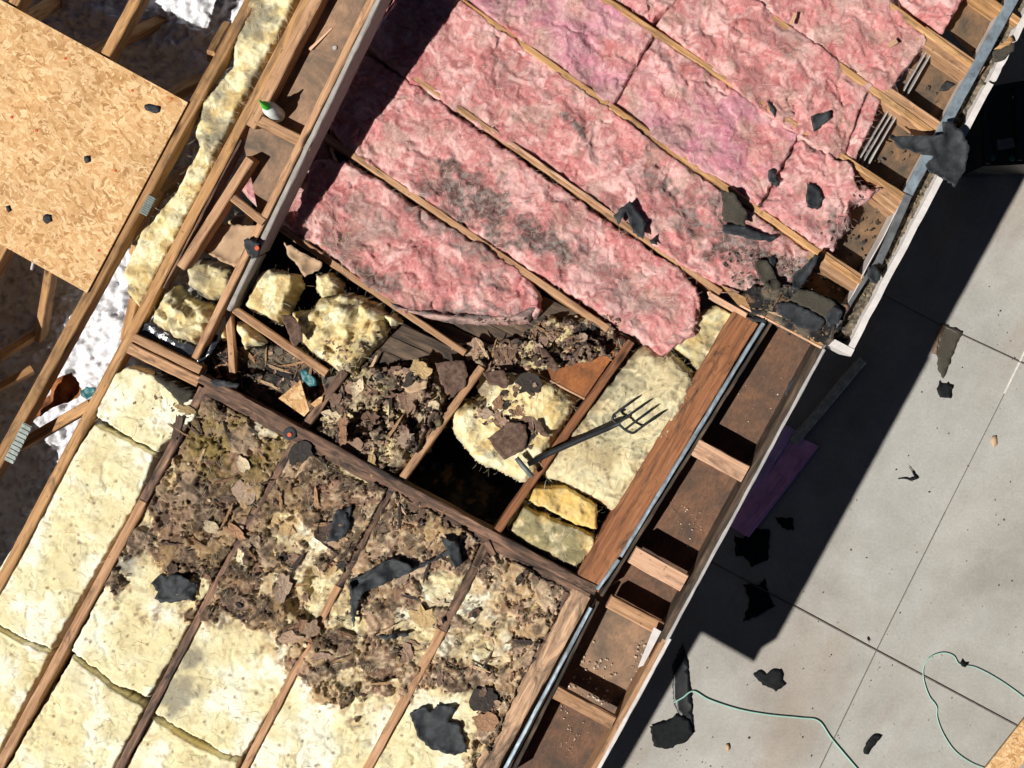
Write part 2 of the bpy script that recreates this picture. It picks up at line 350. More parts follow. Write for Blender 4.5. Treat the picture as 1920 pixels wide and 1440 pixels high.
def st_yellow(crust=1., warm=0., green=0.):
    def f(X, Y, d, seed):
        wx = (fbm(X/35., Y/35., 1)-.5)*40; wy = (fbm(X/35., Y/35., 4)-.5)*40
        big = fbm(X/90., Y/90., seed, 3)-.5
        lump = fbm(X/26., Y/26., seed+2, 4)-.5
        h = .016*big+.005*lump+.0018*(ridge((X+wx)/16., (Y+wy)/12., seed+3, 3)-.5)+.0012*terr(fbm((X+wx)/60., (Y+wy)/40., seed+9, 4)*7)
        cre = sst(.90, .99, ridge((X+wx*1.5)/120., (Y+wy*1.5)/90., seed+5, 1)); h = h-.005*cre
        t = fbm((X+wx)/60., (Y+wy)/60., seed+6, 5)
        c = np.zeros(X.shape+(3,))+np.array([.80, .735, .49])
        c = mixc(c, (.90, .88, .72), sst(.52, .36, t)*.9)
        c = mixc(c, (.76, .65, .36), sst(.50, .72, t)*.6)
        t2 = fbm(X/12., Y/12., seed+7, 4); c = mixc(c, (.55, .42, .22), sst(.60, .80, t2)*.55)
        g = sst(.66, .80, fbm(X/30., Y/30., seed+9, 5, .6)); c = mixc(c, (.30, .28, .22), g*.4)
        f1, f2, cid, gx, gy = worley(X/18., Y/18., 3)
        sp = (cid > .86)*sst(.22, .10, f1+.1*(vn(X/4., Y/4., 5)-.5)); c = mixc(c, (.20, .12, .07), sp*.8)
        if warm: c = mixc(c, (.72, .50, .16), np.full(X.shape, warm)*sst(.3, .6, fbm(X/25., Y/25., seed, 3)))
        if green: c = mixc(c, (.30, .28, .16), np.full(X.shape, green)*sst(.3, .62, fbm(X/22., Y/22., seed+8, 4)))
        if crust > 0:
            nz = fbm(X/55., Y/55., 2, 5, .62)-.5
            m = np.minimum(sdf(X, Y, CRUSTP)/60., .75)+nz*4.0+(crust-1)+.0-.20*sst(560, 900, X+.35*(Y-1000))+.5*sst(60, 10, np.abs(X-1025+.52*(Y-1180)))+.45*sst(620, 380, X)*sst(1150, 950, Y)+.35*sst(30, 0, np.abs((Y-740)-.51*(X-380)-30))
            # yellow clearings that show through the crust
            for (cx, cy, rx, ry, a) in [(560,1010,90,45,.6),(455,900,0,0,0),(850,1120,95,42,.5),(760,1190,60,50,.2),(560,1080,70,40,.9),(880,1215,90,36,.4),(660,1150,40,40,0),(700,960,30,25,0),(660,880,50,25,.5)]:
                if rx: m = m-1.25*sst(1.3, .3, np.hypot(((X-cx)*math.cos(a)+(Y-cy)*math.sin(a))/rx, (-(X-cx)*math.sin(a)+(Y-cy)*math.cos(a))/ry))
            mk = sst(.0, .22, m)
            ax = X+(fbm(X/26., Y/26., 6, 5, .62)-.5)*70; ay = Y+(fbm(X/26., Y/26., 10, 5, .62)-.5)*70
            f1, f2, cid, gx, gy = worley(ax/62., ay/50., 5); F1, F2, C2, g2x, g2y = worley(ax/24.+9, ay/20., 8)
            keep = sst(.08, .14, np.where(C2 > .5, 1, .6)*m+.1*(cid-.3))
            mk = mk*np.clip(keep+.25, 0, 1)
            plate = .011*cid+.020*(gx*(cid-.5)+gy*(vn(cid*99, cid*55, 3)-.5))+.004*C2+.006*(fbm(X/7., Y/7., 3, 4)-.5)+.004*terr(fbm(ax/30., ay/30., 7, 4)*7)
            crack = sst(.09, .01, f2-f1); crack2 = sst(.10, .02, F2-F1)
            h = h+mk*(plate+.006-.026*crack-.002*crack2)
            pal = np.array([(.30,.18,.12),(.40,.27,.185),(.17,.10,.07),(.50,.36,.25),(.27,.18,.13),(.36,.22,.14),(.10,.062,.046),(.44,.30,.16)])
            pc = pal[(cid*7.99).astype(int)]*.72+pal[(C2*7.99).astype(int)]*.28
            pc = pc*(.72+.28*sst(450, 700, X+.3*(Y-1000)))[..., None]; pc = mixc(pc, (.42, .28, .13), sst(.5, .7, fbm(X/40., Y/40., 6, 4))*.4); pc = mixc(pc, (.62, .49, .33), sst(.50, .70, fbm(X/9., Y/6., 9, 4))*(.25+.5*sst(450, 750, X+.3*(Y-1000))))
            pc = mixc(pc, (.055, .038, .03), sst(.51, .64, fbm(X/24., Y/24., 12, 5))*.75)
            c = c*(1-mk[..., None])+pc*mk[..., None]
            wash = sst(-60, 60, sdf(X, Y, CRUSTP)+80*nz)*(1-mk); c = mixc(c, (.50, .36, .19), wash*.75*sst(.34, .62, fbm((X+wx)/20., (Y+wy)/16., 3, 5, .6))); c = mixc(c, (.13, .10, .075), wash*.8*sst(.55, .70, fbm((X+wx)/15., (Y+wy)/11., 8, 5, .62)))
            h = h+wash*.020*(fbm((X+wx)/24., (Y+wy)/17., 9, 4)-.5)+wash*.0025*terr(fbm((X+wx)/26., (Y+wy)/18., 2, 4)*7)
            hal = sst(-.65, .05, m)*(1-mk); c = mixc(c, (.56, .40, .22), hal*.8*sst(.3, .6, t2)); c = mixc(c, (.18, .13, .09), hal*sst(.50, .62, vn(X/6., Y/6., 4)*.5+.5*vn(X/16., Y/16., 7))*.85)
            ol = sst(1.2, .5, np.hypot((X-440)/110., (Y-835)/75.)); c = mixc(c, (.22, .16, .05), ol*sst(.30, .55, fbm(X/30., Y/30., 8, 4))*.8)
            for (cx, cy, rx, ry, a, s) in HOLES:
                u = ((X-cx)*math.cos(a)+(Y-cy)*math.sin(a))/rx; v = (-(X-cx)*math.sin(a)+(Y-cy)*math.cos(a))/ry
                h = h-.05*sst(1.1, .2, np.hypot(u, v)+(nz*.8))
        for (cx, cy, r) in [(480,1190,0),(330,1300,45),(360,1230,30),(410,640,0),(230,1060,25)]:
            if r: c = mixc(c, (.16, .15, .14), .7*sst(1.3, .3, np.hypot((X-cx)/r, (Y-cy)/r)+1.2*(fbm(X/14., Y/14., 3, 4)-.5)))
        return h, c
    return f
def st_chunk(dirty=.3, warm=0., green=0., rip=1.):
    def f(X, Y, d, seed):
        wx = (fbm(X/18., Y/18., seed+1)-.5)*30; wy = (fbm(X/18., Y/18., seed+4)-.5)*30
        h = .038*(fbm((X+wx)/48., (Y+wy)/48., seed, 2)-.5)+.008*rip*(ridge((X+wx*2)/44., (Y+wy*2)/30., seed+2, 3)-.5)+.006*(fbm((X+wx)/7., (Y+wy)/5., seed+3, 3)-.5)+.0025*terr(fbm((X+wx)/40., (Y+wy)/40., seed+5, 4)*8)-.008
        t = fbm((X+wx)/22., (Y+wy)/22., seed+6, 4)
        c = np.zeros(X.shape+(3,))+np.array([.79, .655, .36])
        c = mixc(c, (.86, .78, .52), sst(.5, .3, t)); c = mixc(c, (.58, .41, .17), sst(.48, .7, t)*.8)
        c = mixc(c, (.20, .18, .14), sst(.66-.22*dirty, .80-.12*dirty, fbm(X/34., Y/34., seed+9, 5, .6))*.8)
        c = mixc(c, (.10, .11, .09), sst(9, 1, d)*dirty*.9*sst(.35, .6, vn(X/15., Y/15., seed)))
        if warm: c = mixc(c, (.74, .48, .13), np.full(X.shape, warm))
        if green: c = mixc(c, (.24, .21, .11), green*sst(.25, .6, fbm(X/16., Y/16., seed+8, 4)))
        return h, c
    return f
def st_folds(X, Y, d, seed):
    h, c = st_chunk(.3)(X, Y, d, seed)
    ax = X+(fbm(X/22., Y/22., 6, 3)-.5)*30; ay = Y+(fbm(X/22., Y/22., 10, 3)-.5)*30
    f1, f2, cid, gx, gy = worley(ax/52., ay/38., seed)
    g = f2-f1; h = h+.04*sst(0, .8, g)-.015
    c = mixc(c, (.30, .24, .12), sst(.16, .0, g)*.6)
    c = mixc(c, (.22, .21, .15), sst(.55, .75, cid)*sst(.4, .65, fbm(X/14., Y/14., 3, 4))*.6)
    return h, c
def st_forkbatt(X, Y, d, seed):
    a = -.45; U = X*math.cos(a)+Y*math.sin(a); V = -X*math.sin(a)+Y*math.cos(a)
    wx = (fbm(X/50., Y/50., 1)-.5)*90; wy = (fbm(X/50., Y/50., 4)-.5)*90
    r1 = ridge((U+wx)/60., (V+wy)/20., 2, 3); r2 = ridge((U+wx)/26., (V+wy)/7., 5, 2)
    h = .045*(fbm(X/90., Y/90., 3, 2)-.5)+.013*(r1-.5)+.004*(r2-.5)+.003*terr(fbm((U+wx)/70., (V+wy)/26., 9, 4)*7)-.015
    c = np.zeros(X.shape+(3,))+np.array([.70, .595, .37])
    t = fbm((X+wx)/45., (Y+wy)/45., 6, 4)
    c = mixc(c, (.72, .65, .42), sst(.5, .3, t)); c = mixc(c, (.46, .36, .20), sst(.5, .7, t)*.7)
    top = sst(980, 700, Y-.15*(X-1150))
    c = mixc(c, (.25, .225, .155), (.15+.5*top)*sst(.42, .66, fbm((U+wx)/22., (V+wy)/9., 8, 5)))
    f1, f2, cid, gx, gy = worley(X/15., Y/15., 9); c = mixc(c, (.16, .12, .08), (cid > .78)*sst(.3, .1, f1)*.7)
    return h, c
def st_debris(X, Y, d, seed):
    ax = X+(fbm(X/22., Y/22., 6, 5, .6)-.5)*60; ay = Y+(fbm(X/22., Y/22., 10, 5, .6)-.5)*60
    f1, f2, cid, gx, gy = worley(ax/48., ay/40., 12); F1, F2, C2, g2x, g2y = worley(ax/16., ay/15., 8)
    h = .09*(cid-.5)+.06*(gx*(vn(cid*99, cid*55, 3)-.5)+gy*(cid-.5))+.008*C2+.005*terr(fbm(ax/30., ay/30., 7, 4)*7)-.035*sst(.14, .02, f2-f1)-.01*sst(.1, .02, F2-F1)+.012*(fbm(X/8., Y/8., 3, 3)-.5)
    pal = np.array([(.17,.105,.075),(.27,.175,.12),(.09,.058,.045),(.34,.23,.16),(.14,.095,.075),(.50,.41,.25),(.05,.036,.03),(.19,.12,.088)])
    pc = pal[(cid*7.99).astype(int)]*.6+pal[(C2*7.99).astype(int)]*.4
    pc = mixc(pc, (.72, .60, .32), sst(.54, .64, fbm(X/26., Y/26., seed+3, 4))*.85)
    pc = mixc(pc, (.42, .30, .22), sst(.56, .72, fbm(X/6., Y/6., 9, 4))*.6)
    pc = mixc(pc, (.03, .023, .02), sst(.50, .62, fbm(X/24., Y/24., 12, 5))*.7)
    return h, pc
def st_litter(X, Y, d, seed):      # gutter muck, shingle grit
    h = .012*(fbm(X/9., Y/9., seed, 4)-.5)*2
    f1, f2, cid, gx, gy = worley(X/5., Y/5., seed)
    h = h+.006*cid
    pal = np.array([(.13,.105,.07),(.20,.16,.11),(.08,.065,.05),(.26,.20,.14),(.15,.13,.10)])
    return h, pal[(cid*4.99).astype(int)]
def st_roofgrit(X, Y, d, seed):
    f1, f2, cid, gx, gy = worley((X+Y*.5)/60., (Y-X*.5)/26., seed)
    h = .010*cid+.006*(fbm(X/8., Y/8., seed, 4)-.5)-.01*sst(.08, .02, f2-f1)+.02*(fbm(X/50., Y/50., seed, 2)-.5)
    c = np.zeros(X.shape+(3,))+np.array([.095, .080, .060]); c = c*(.6+.8*cid)[..., None]
    c = mixc(c, (.018, .017, .017), sst(.44, .56, fbm(X/32., Y/32., seed+3, 5)))
    c = mixc(c, (.27, .15, .08), sst(.62, .72, fbm(X/20., Y/20., seed+5, 4))*.8)
    return h, c
def st_blown(X, Y, d, seed):
    h = .09*(fbm(X/120., Y/120., seed, 3)-.5)+.05*(fbm(X/28., Y/28., seed+2, 3)-.5)+.045*(fbm(X/12., Y/12., seed+4, 3)-.5)
    f1, f2, cid, gx, gy = worley((X+12*vn(X/9., Y/9., 3))/14., (Y+12*vn(X/9., Y/9., 6))/14., 4); h = h-.02*f1
    c = np.zeros(X.shape+(3,))+np.array([.80, .80, .84])
    c = mixc(c, (.48, .46, .46), sst(.56, .75, fbm(X/9., Y/9., seed+5, 4))*.8)
    return h, c

# ------------------------------------------------ setting
def ground():
    me = bpy.data.meshes.new('ground'); R = 120
    me.from_pydata([(-R, -R, 0), (R, -R, 0), (R, R, 0), (-R, R, 0)], [], [(0, 1, 2, 3)])
    T(link('ground', me, M['concrete'], None, (0, 0, GZ)), kind='structure')
ground()
M['joint'] = m_flat('dark_joint_line', (.15, .13, .115), .9, 0, .3, 40, .2, .2)  # dark colour of the slab joints themselves
M['jointpale'] = m_flat('pale_joint_filler', (.60, .58, .54), .9, 0, .2, 40, .2, .2)
def strip_px(name, pts, wpx, z, mat, thick=.003, **kw):
    c = [P(x, y, z) for x, y in pts]; V = []; F = []
    for i, p in enumerate(c):
        a = c[max(0, i-1)]; b = c[min(len(c)-1, i+1)]; t = (b-a).normalized(); nn = Vector((-t.y, t.x, 0))*wpx*S*.5
        V += [p+nn-c[0], p-nn-c[0], p+nn-c[0]-Vector((0, 0, thick)), p-nn-c[0]-Vector((0, 0, thick))]
        if i:
            k = 4*i; F += [(k-4, k-3, k+1, k), (k-2, k+2, k+3, k-1), (k-4, k, k+2, k-2), (k-3, k-1, k+3, k+1)]
    F += [(0, 2, 3, 1), (4*len(c)-4, 4*len(c)-3, 4*len(c)-1, 4*len(c)-2)]
    me = bpy.data.meshes.new(name); me.from_pydata(V, [], F)
    return T(link(name, me, mat, None, c[0]), **kw)
for i, (pts, w_, mm) in enumerate([([(1772,960),(1643,1220),(1537,1440),(1440,1640)],3.0,'joint'),([(1920,664),(1850,805),(1772,960)],2.2,'joint'),([(1990,515),(1950,605),(1925,652),(1883,738)],5.5,'jointpale'),
        ([(1150,955),(1333,1053),(1643,1220),(1908,1362),(2100,1465)],3.6,'joint'),([(1500,470),(1717,585),(1765,610),(1915,680),(2050,742)],2.6,'joint')]):
    strip_px('pavement_joint', pts, w_*1.0, GZ+.004+.0015*i, M[mm], .0008, kind='structure')

EAVE = lambda y: 1899-.541*y          # outer fascia line on the photo
WALL = lambda y: 1765-.5725*y
def prism(name, pts, z1, z0, mat, **kw):
    """solid of the px outline pts between heights z0 and z1 (all at the plane z1)"""
    c = [P(x, y, z1) for x, y in pts]; n = len(c); b = sum(c, Vector())/n; b.z = z0
    if sum((c[i].x*c[(i+1) % n].y-c[(i+1) % n].x*c[i].y) for i in range(n)) < 0: c = c[::-1]
    V = [p-b for p in c]+[Vector((p.x-b.x, p.y-b.y, 0)) for p in c]
    F = [tuple(range(n)), tuple(range(2*n-1, n-1, -1))]+[(i, i+n, (i+1) % n+n, (i+1) % n) for i in range(n)]
    me = bpy.data.meshes.new(name); me.from_pydata(V, [], F); par = kw.pop('parent', None)
    return T(link(name, me, mat, par, b), **kw)
house = prism('house_body', [(WALL(-1400), -1400), (WALL(3200), 3200), (-2600, 3200), (-2600, -1400)], -.62, GZ, M['wall'],
              label='stucco house body under the opened roof', cat='house')
prism('wall_top', [(WALL(-1400)+2, -1400), (WALL(3200)+2, 3200), (WALL(3200)-46, 3200), (WALL(-1400)-46, -1400)], -.175, -.62, M['wall'], parent=house)
M['dark2'] = M['dark']
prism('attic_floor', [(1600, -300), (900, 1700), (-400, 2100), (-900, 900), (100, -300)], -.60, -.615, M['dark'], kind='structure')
sheet('blown_insulation', [(-260,-220),(760,-220),(640,0),(480,330),(330,620),(160,900),(0,1180),(-200,1480),(-420,1480)], -.45, -.6, M['blown'], st_blown, kind='stuff', res=3.4, edge=30)

# ------------------------------------------------ boards
def beam(name, p0, p1, wpx, depth, z0, z1, mat, label=None, cat='board', group=None, parent=None, rag=.0012, endrag=0., seed=None, taper=1.):
    A = P(*p0, z0); B = P(*p1, z1); L = (B-A).length; ax = (B-A).normalized(); yv = Vector((0, 0, 1)).cross(ax).normalized(); zv = ax.cross(yv)
    w_ = wpx*S; n = max(2, int(L/.03)); rs = np.random.RandomState((seed if seed is not None else int(abs(p0[0]*7+p0[1]*13+p1[0])))%99991)
    be = min(.004, w_*.2, depth*.2)
    prof = [(-w_/2+be, 0), (w_/2-be, 0), (w_/2, -be), (w_/2, -depth+be), (w_/2-be, -depth), (-w_/2+be, -depth), (-w_/2, -depth+be), (-w_/2, -be)]
    V = []; F = []
    ph = rs.rand(8)*99
    for i in range(n+1):
        x = L*i/n; tw = 1-(1-taper)*i/n
        for j, (y, z) in enumerate(prof):
            dy = (float(vn(x*22+ph[j], ph[0], 3))-.5)*2*rag+(float(vn(x*70+ph[j], 5., 5))-.5)*rag
            dz = (float(vn(x*18+ph[j], ph[1], 4))-.5)*2*rag*.8
            xx = x
            if endrag and i in (0, n): xx = x+(rs.rand()-.5)*endrag
            V.append((xx, y*tw+dy, z+dz))
        if i:
            a = (i-1)*8; b = i*8
            for j in range(8):
                k = (j+1) % 8; F.append((a+j, b+j, b+k, a+k))
    F += [tuple(range(8)), tuple(range(n*8+7, n*8-1, -1))]
    me = bpy.data.meshes.new(name); me.from_pydata(V, [], F)
    o = bpy.data.objects.new(name, me); COL.objects.link(o); me.materials.append(M[mat])
    mw = Matrix((ax, yv, zv)).transposed().to_4x4(); mw.translation = A
    if parent: o.parent = parent; mw = parent.matrix_basis.inverted() @ mw
    o.matrix_basis = mw
    return T(o, label, None if parent else cat, group)
def plate(parent, p0, p1, wpx, z):      # pressed nail plate with teeth rows
    A = P(*p0, z); B = P(*p1, z); L = (B-A).length; ax = (B-A).normalized(); yv = Vector((-ax.y, ax.x, 0)); V = []; F = []; n = 9; hw = wpx*S/2
    def bx(x0, x1, y0, y1, z0, z1):
        k = len(V)
        for X in (x0, x1):
            for Y in (y0, y1):
                for Z in (z0, z1): V.append(A+ax*X+yv*Y+Vector((0, 0, Z))-Vector(parent.location))
        F.extend([(k,k+1,k+3,k+2),(k+4,k+6,k+7,k+5),(k,k+4,k+5,k+1),(k+2,k+3,k+7,k+6),(k,k+2,k+6,k+4),(k+1,k+5,k+7,k+3)])
    bx(0, L, -hw, hw, 0, .0015)
    for i in range(n): bx(L*(i+.25)/n, L*(i+.6)/n, -hw*.9, hw*.9, .0016, .005)
    me = bpy.data.meshes.new('nail_plate'); me.from_pydata(V, [], F); o = link('nail_plate', me, M['platemetal']); o.parent = parent; o.location = (0, 0, 0)

# left trusses
def truss(label, chord, webs, plates=(), mat='pine'):
    (p0, p1, wpx) = chord; r = empty('roof_truss', P(*p1, 0), label, 'roof truss', 'exposed trusses on the left')
    beam('top_chord', p0, p1, wpx, .089, 0, 0, mat, parent=r, rag=.0008)
    for (a, b, wp, za, zb) in webs: beam('web', a, b, wp, .06, za, zb, mat, parent=r, rag=.0008)
    for (a, b, wp) in plates: plate(r, a, b, wp, .001)
    return r
truss('pine truss mostly hidden under the OSB sheet at the far left', ((60,-60),(-250,520),20), [((112,-15),(40,30),16,-.46,-.1),((60,690),(-120,790),14,-.35,-.2)])
truss('pine truss leaving the upper edge of the OSB sheet', ((282,-55),(-80,620),20), [((308,30),(160,100),20,-.46,-.12),((90,505),(68,640),16,-.12,-.42),((0,665),(75,618),14,-.3,-.42)])
truss('pine truss bordering the right edge of the OSB sheet with two nail plates', ((500,-55),(-60,965),21), [((392,292),(270,375),20,-.44,-.06),((380,140),(315,175),18,-.36,-.14),((283,370),(248,480),20,-.09,-.36),((168,758),(30,838),20,-.08,-.12)], [((286,368),(268,402),16),((52,796),(16,866),19)])
truss('long pine truss chord running beside the curled yellow insulation strip', ((598,-45),(-60,1205),19), [((250,560),(232,640),18,-.1,-.2),((425,40),(395,95),16,-.44,-.3)])

# OSB
osb = prism('osb_sheet', [(-500,-275),(352,192),(163,549),(-500,178)], .012, .0005, M['osb'], label='large golden OSB sheet lying over the trusses at upper left', cat='roof sheathing')
prism('osb_sheet', [(-198,872),(-122,981),(-560,1900),(-900,1700),(-480,760)], .012, .0005, M['osb'], label='second OSB sheet further down the trusses, just out of view', cat='roof sheathing')
prism('osb_sheet', [(-103,654),(-45,560),(-75,430),(-560,300),(-560,760),(-190,905)], .013, .0015, M['osb'], label='small OSB offcut left of the large sheet, just out of view', cat='roof sheathing')
def disk(name, px, py, z, r, h, mat, n=14, **kw):
    V = []; F = []
    for rr, zz in ((r, 0), (r, h*.6), (r*.8, h), (r*.25, h*1.0), (.0, h*1.2)):
        for k in range(n): V.append((rr*math.cos(6.2832*k/n), rr*math.sin(6.2832*k/n), zz))
    for s in range(4):
        for k in range(n): F.append((s*n+k, s*n+(k+1) % n, (s+1)*n+(k+1) % n, (s+1)*n+k))
    me = bpy.data.meshes.new(name); me.from_pydata(V, [], F); return T(link(name, me, mat, None, P(px, py, z)), **kw)
for (x, y, lb) in [(22,220,'orange nail cap near the left edge of the OSB sheet, halfway up'),(68,245,'orange nail cap by the small dark chip left of centre on the OSB'),(163,294,'orange nail cap on the middle of the OSB sheet with a black scrap'),
        (216,320,'orange nail cap right of the middle of the OSB sheet'),(185,470,'orange nail cap near the lower right edge of the OSB sheet'),(321,185,'orange nail cap closest to the right corner of the OSB sheet'),
        (296,200,'orange nail cap holding the larger felt chip near the right corner'),(248,170,'faint orange nail cap left of the corner caps on the OSB'),(122,110,'orange nail cap near the upper edge of the OSB sheet'),(14,395,'orange nail cap at the left picture edge on the OSB')]:
    disk('nail_cap', x, y, .0125, .0055, .002, M['orange'], label=lb, cat='nail cap', group='orange nail caps on the OSB')

# rake overhang beside the pink field (it climbs towards the top of the photo)
RZ = lambda y: .43-.00060*y
def rake(p0, p1, *a, dz=0., **k): return beam('rake_board' if 'name' not in k else k.pop('name'), p0, p1, *a[:2], RZ(p0[1])+dz, RZ(p1[1])+dz, *a[2:], **k)
rake((738,-60),(478,478),9,.15,'greyboard',label='long grey primed fascia board casting the shadow over the pink field',name='fascia_board',dz=.004)
rake((476,482),(428,582),9,.13,'greyboard',label='short lower length of grey fascia below the felt tab',name='fascia_board',dz=.004)
rake((725,-60),(364,672),13,.085,'old',label='long brown fascia backing board ending at the corner plate',name='fascia_board')
rake((612,-40),(469,238),19,.09,'old',label='brown rake rafter above the white bottle with a sunken side')
beam('trim_board',(452,262),(306,540),4,.09,-.004,-.004,'charred','thin dark strip standing in for the shaded slot beside the long truss chord','board')  # dark strip added for the shade of an empty slot, no real board
rake((468,298),(338,502),17,.09,'old',label='brown rake rafter left of the small diagonal plywood piece',dz=0)
def rakeply(pts, lab, mat):
    n = len(pts); dz = -.075; c = [P(x, y, RZ(y)+dz) for x, y in pts]; b = sum(c, Vector())/n
    if sum((c[i].x*c[(i+1) % n].y-c[(i+1) % n].x*c[i].y) for i in range(n)) < 0: c = c[::-1]
    V = [p-b for p in c]+[p-b-Vector((0, 0, .012)) for p in c]
    F = [tuple(range(n)), tuple(range(2*n-1, n-1, -1))]+[(i, i+n, (i+1) % n+n, (i+1) % n) for i in range(n)]
    me = bpy.data.meshes.new('soffit_panel'); me.from_pydata(V, [], F)
    return T(link('soffit_panel', me, M[mat], None, b), lab, 'soffit panel')
rakeply([(636,-60),(745,-60),(604,230),(588,258),(482,222)], 'dusty brown soffit plywood under the bottle', 'soffit3')
rakeply([(480,236),(588,262),(490,462),(484,400),(470,330),(458,277),(468,240)], 'torn triangular soffit plywood between the rafters below the bottle', 'soffit3')
rake((480,222),(584,274),20,.04,'old',label='flat brown blocking board just below the bottle')
beam('wood_block',(426,362),(494,417),15,.05,.2,.2,'old','short splintered block under the torn soffit plywood','wood block')

# plate, brace and joists in the middle
beam('wall_plate',(250,632),(376,694),17,.09,.012,.012,'old','upper of two short brown plates left of the corner','plate beam')
beam('wall_plate',(240,652),(372,716),20,.085,0,0,'old','lower of two short brown plates left of the corner','plate beam')
beam('wall_plate',(374,708),(1118,1108),17,.14,.018,.01,'charred','long scorched double plate crossing the middle, upper board','plate beam',rag=.002)
beam('wall_plate',(382,726),(1104,1120),19,.14,.006,.0,'charred','long scorched double plate crossing the middle, lower board','plate beam',rag=.002)
beam('brace',(430,574),(612,700),15,.05,.02,.0,'old','slanting brown brace from the corner toward the yellow chunks','brace')
beam('brace',(428,582),(436,700),13,.05,.01,-.02,'old','short upright brown brace below the fascia end','brace')
beam('ceiling_joist',(646,696),(568,804),16,.12,-.02,-.02,'charred','black charred joist beside the OSB triangle','joist')
beam('ceiling_joist',(903,688),(748,905),15,.15,-.005,-.005,'old','short brown joist left of the thick yellow batt','joist')
beam('ceiling_joist',(1184,640),(925,1006),15,.14,.0,.0,'oldred','reddish joist under the fork handle','joist')
# lower left rafters
JL = dict(cat='rafter', group='rafters across the yellow batts')
beam('rafter',(381,728),(262,950),17,.12,.0,.0,'charred','charred upper rafter left of the brown burnt field',rag=.002,**JL)
beam('rafter',(268,940),(-20,1470),17,.12,.004,.004,'old','weathered rafter crossing the bottom left batts, leftmost',**JL)
beam('rafter',(556,822),(475,965),13,.10,.0,.0,'charred','thin charred rafter hanging below the round nail cap',rag=.003,**JL)
beam('rafter',(478,960),(205,1475),15,.12,-.003,.0,'charred','dark rafter through the burnt field, second from left',rag=.0022,**JL)
beam('rafter',(738,910),(630,1110),12,.10,-.004,-.004,'charred','burnt thin rafter left of the long curled felt strip',rag=.003,**JL)
beam('rafter',(634,1100),(438,1480),14,.12,.0,.0,'old','brown rafter, third from left at the bottom edge',**JL)
beam('rafter',(912,1020),(826,1190),17,.10,.004,.0,'charred','charred rafter beside the slanting brace',rag=.003,**JL)
beam('rafter',(829,1183),(668,1480),17,.12,.002,.004,'old','brown rafter left of the large grey felt piece',**JL)
beam('brace',(911,1016),(980,1148),14,.05,.012,-.002,'charred','charred slanting brace under the double plate','brace',rag=.003,taper=.5)
disk('nail_cap', 543, 813, .018, .026, .004, M['felt'], label='round black nail cap with orange centre on the double plate', cat='nail cap')
disk('nail_cap', 543, 815, .0235, .009, .003, M['orange'], label='small orange button set in the round black cap on the plate', cat='nail cap')

# right eave
beam('rim_beam',(1399,594),(1100,1098),52,.16,.0,.0,'oldred','wide orange brown rim beam right of the fork','beam',rag=.002)
beam('rim_beam',(1376,600),(1078,1092),11,.15,-.004,-.004,'oldred','narrow brown board along the left of the rim beam','beam')
beam('rim_beam',(1090,1112),(890,1480),40,.16,.002,.002,'palechar','pale scorched lower beam beside the metal strip','beam',rag=.002)
beam('splintered_board',(1062,1112),(940,1345),15,.08,.006,-.002,'charred','splintered charred board left of the pale lower beam','board',rag=.004,taper=.8,endrag=.02)
beam('splintered_board',(948,1350),(900,1430),12,.06,-.006,-.01,'charred','short charred splinter near the bottom, left of the pale beam','board',rag=.004,taper=.6,endrag=.02)
beam('metal_flashing',(1432,606),(1164,1044),7,.02,.018,.018,'steel','bluish metal strip along the upper rim beam','flashing')
beam('metal_flashing',(1160,1050),(1120,1106),7,.02,.02,.014,'steel','short kinked bluish metal strip at the plate end','flashing')
beam('metal_flashing',(1108,1140),(935,1465),7,.02,.02,.02,'steel','bluish metal strip along the pale lower beam','flashing')
beam('trim_board',(1446,606),(1128,1118),6,.10,.0,.0,'greyold','thin grey board on edge beside the upper metal strip','board')
beam('trim_board',(1122,1128),(952,1468),6,.10,.0,.0,'greyold','thin grey board on edge beside the lower metal strip','board')
prev = [(.0)]
def soffit(y0, y1, mat, lab, x_in=44, x_out=6, z=-.135, top=0.):
    f = lambda y, e: (EAVE(y) if e else WALL(y))
    ptsA = (f(y0, 0)-x_in, y0-.0); k = .541
    sh = 120   # panels run square to the eave
    def cross(y, side):  # point on a line square to the eave starting at fascia height y
        xe = EAVE(y); 
        if side: return (xe-x_out, y)
        t = 0
        for _ in range(400):
            t += 1; x = xe-t*.88; yy = y-t*.475
            if x < WALL(yy)-1: break
        return (x, yy)
    return prism('soffit_panel', [cross(y0, 0), cross(y0, 1), cross(y1, 1), cross(y1, 0)], z, z-.012, M[mat], label=lab, cat='soffit panel', group='soffit panels along the right eave')
soffit(655, 880, 'soffit', 'brown swirled soffit plywood below the orange splintered deck edge', -12)
soffit(880, 1084, 'soffit', 'dark reddish soffit plywood between two flat blocks beside the rim beam', -12, z=-.136)
soffit(1084, 1178, 'soffit', 'short dark soffit bay with a torn clump of wool', -12, z=-.135)
soffit(1178, 1364, 'soffit3', 'soffit plywood sprinkled with pale debris beside the beam corner', -12, z=-.136)
soffit(1364, 1702, 'soffit', 'lowest brown soffit plywood at the bottom picture edge', -12, z=-.135)
soffit(1702, 2000, 'soffit', 'soffit plywood beyond the bottom picture edge', -12, z=-.136)
G = 'flat blocks along the right eave'
beam('eave_block',(1304,838),(1398,889),34,.04,.0,.0,'pale','pale new flat block, uppermost across the eave','wood block',G)
beam('eave_block',(1186,1040),(1283,1094),34,.04,.0,.0,'pale','pale flat block with torn grain, second down the eave','wood block',G)
beam('eave_block',(1142,1128),(1240,1180),26,.04,-.03,-.03,'old','dull brown flat block sprinkled with wool, third down the eave','wood block',G)
beam('eave_block',(1040,1297),(1150,1356),26,.04,-.01,-.01,'old','brown flat block, lowest across the eave in view','wood block',G)
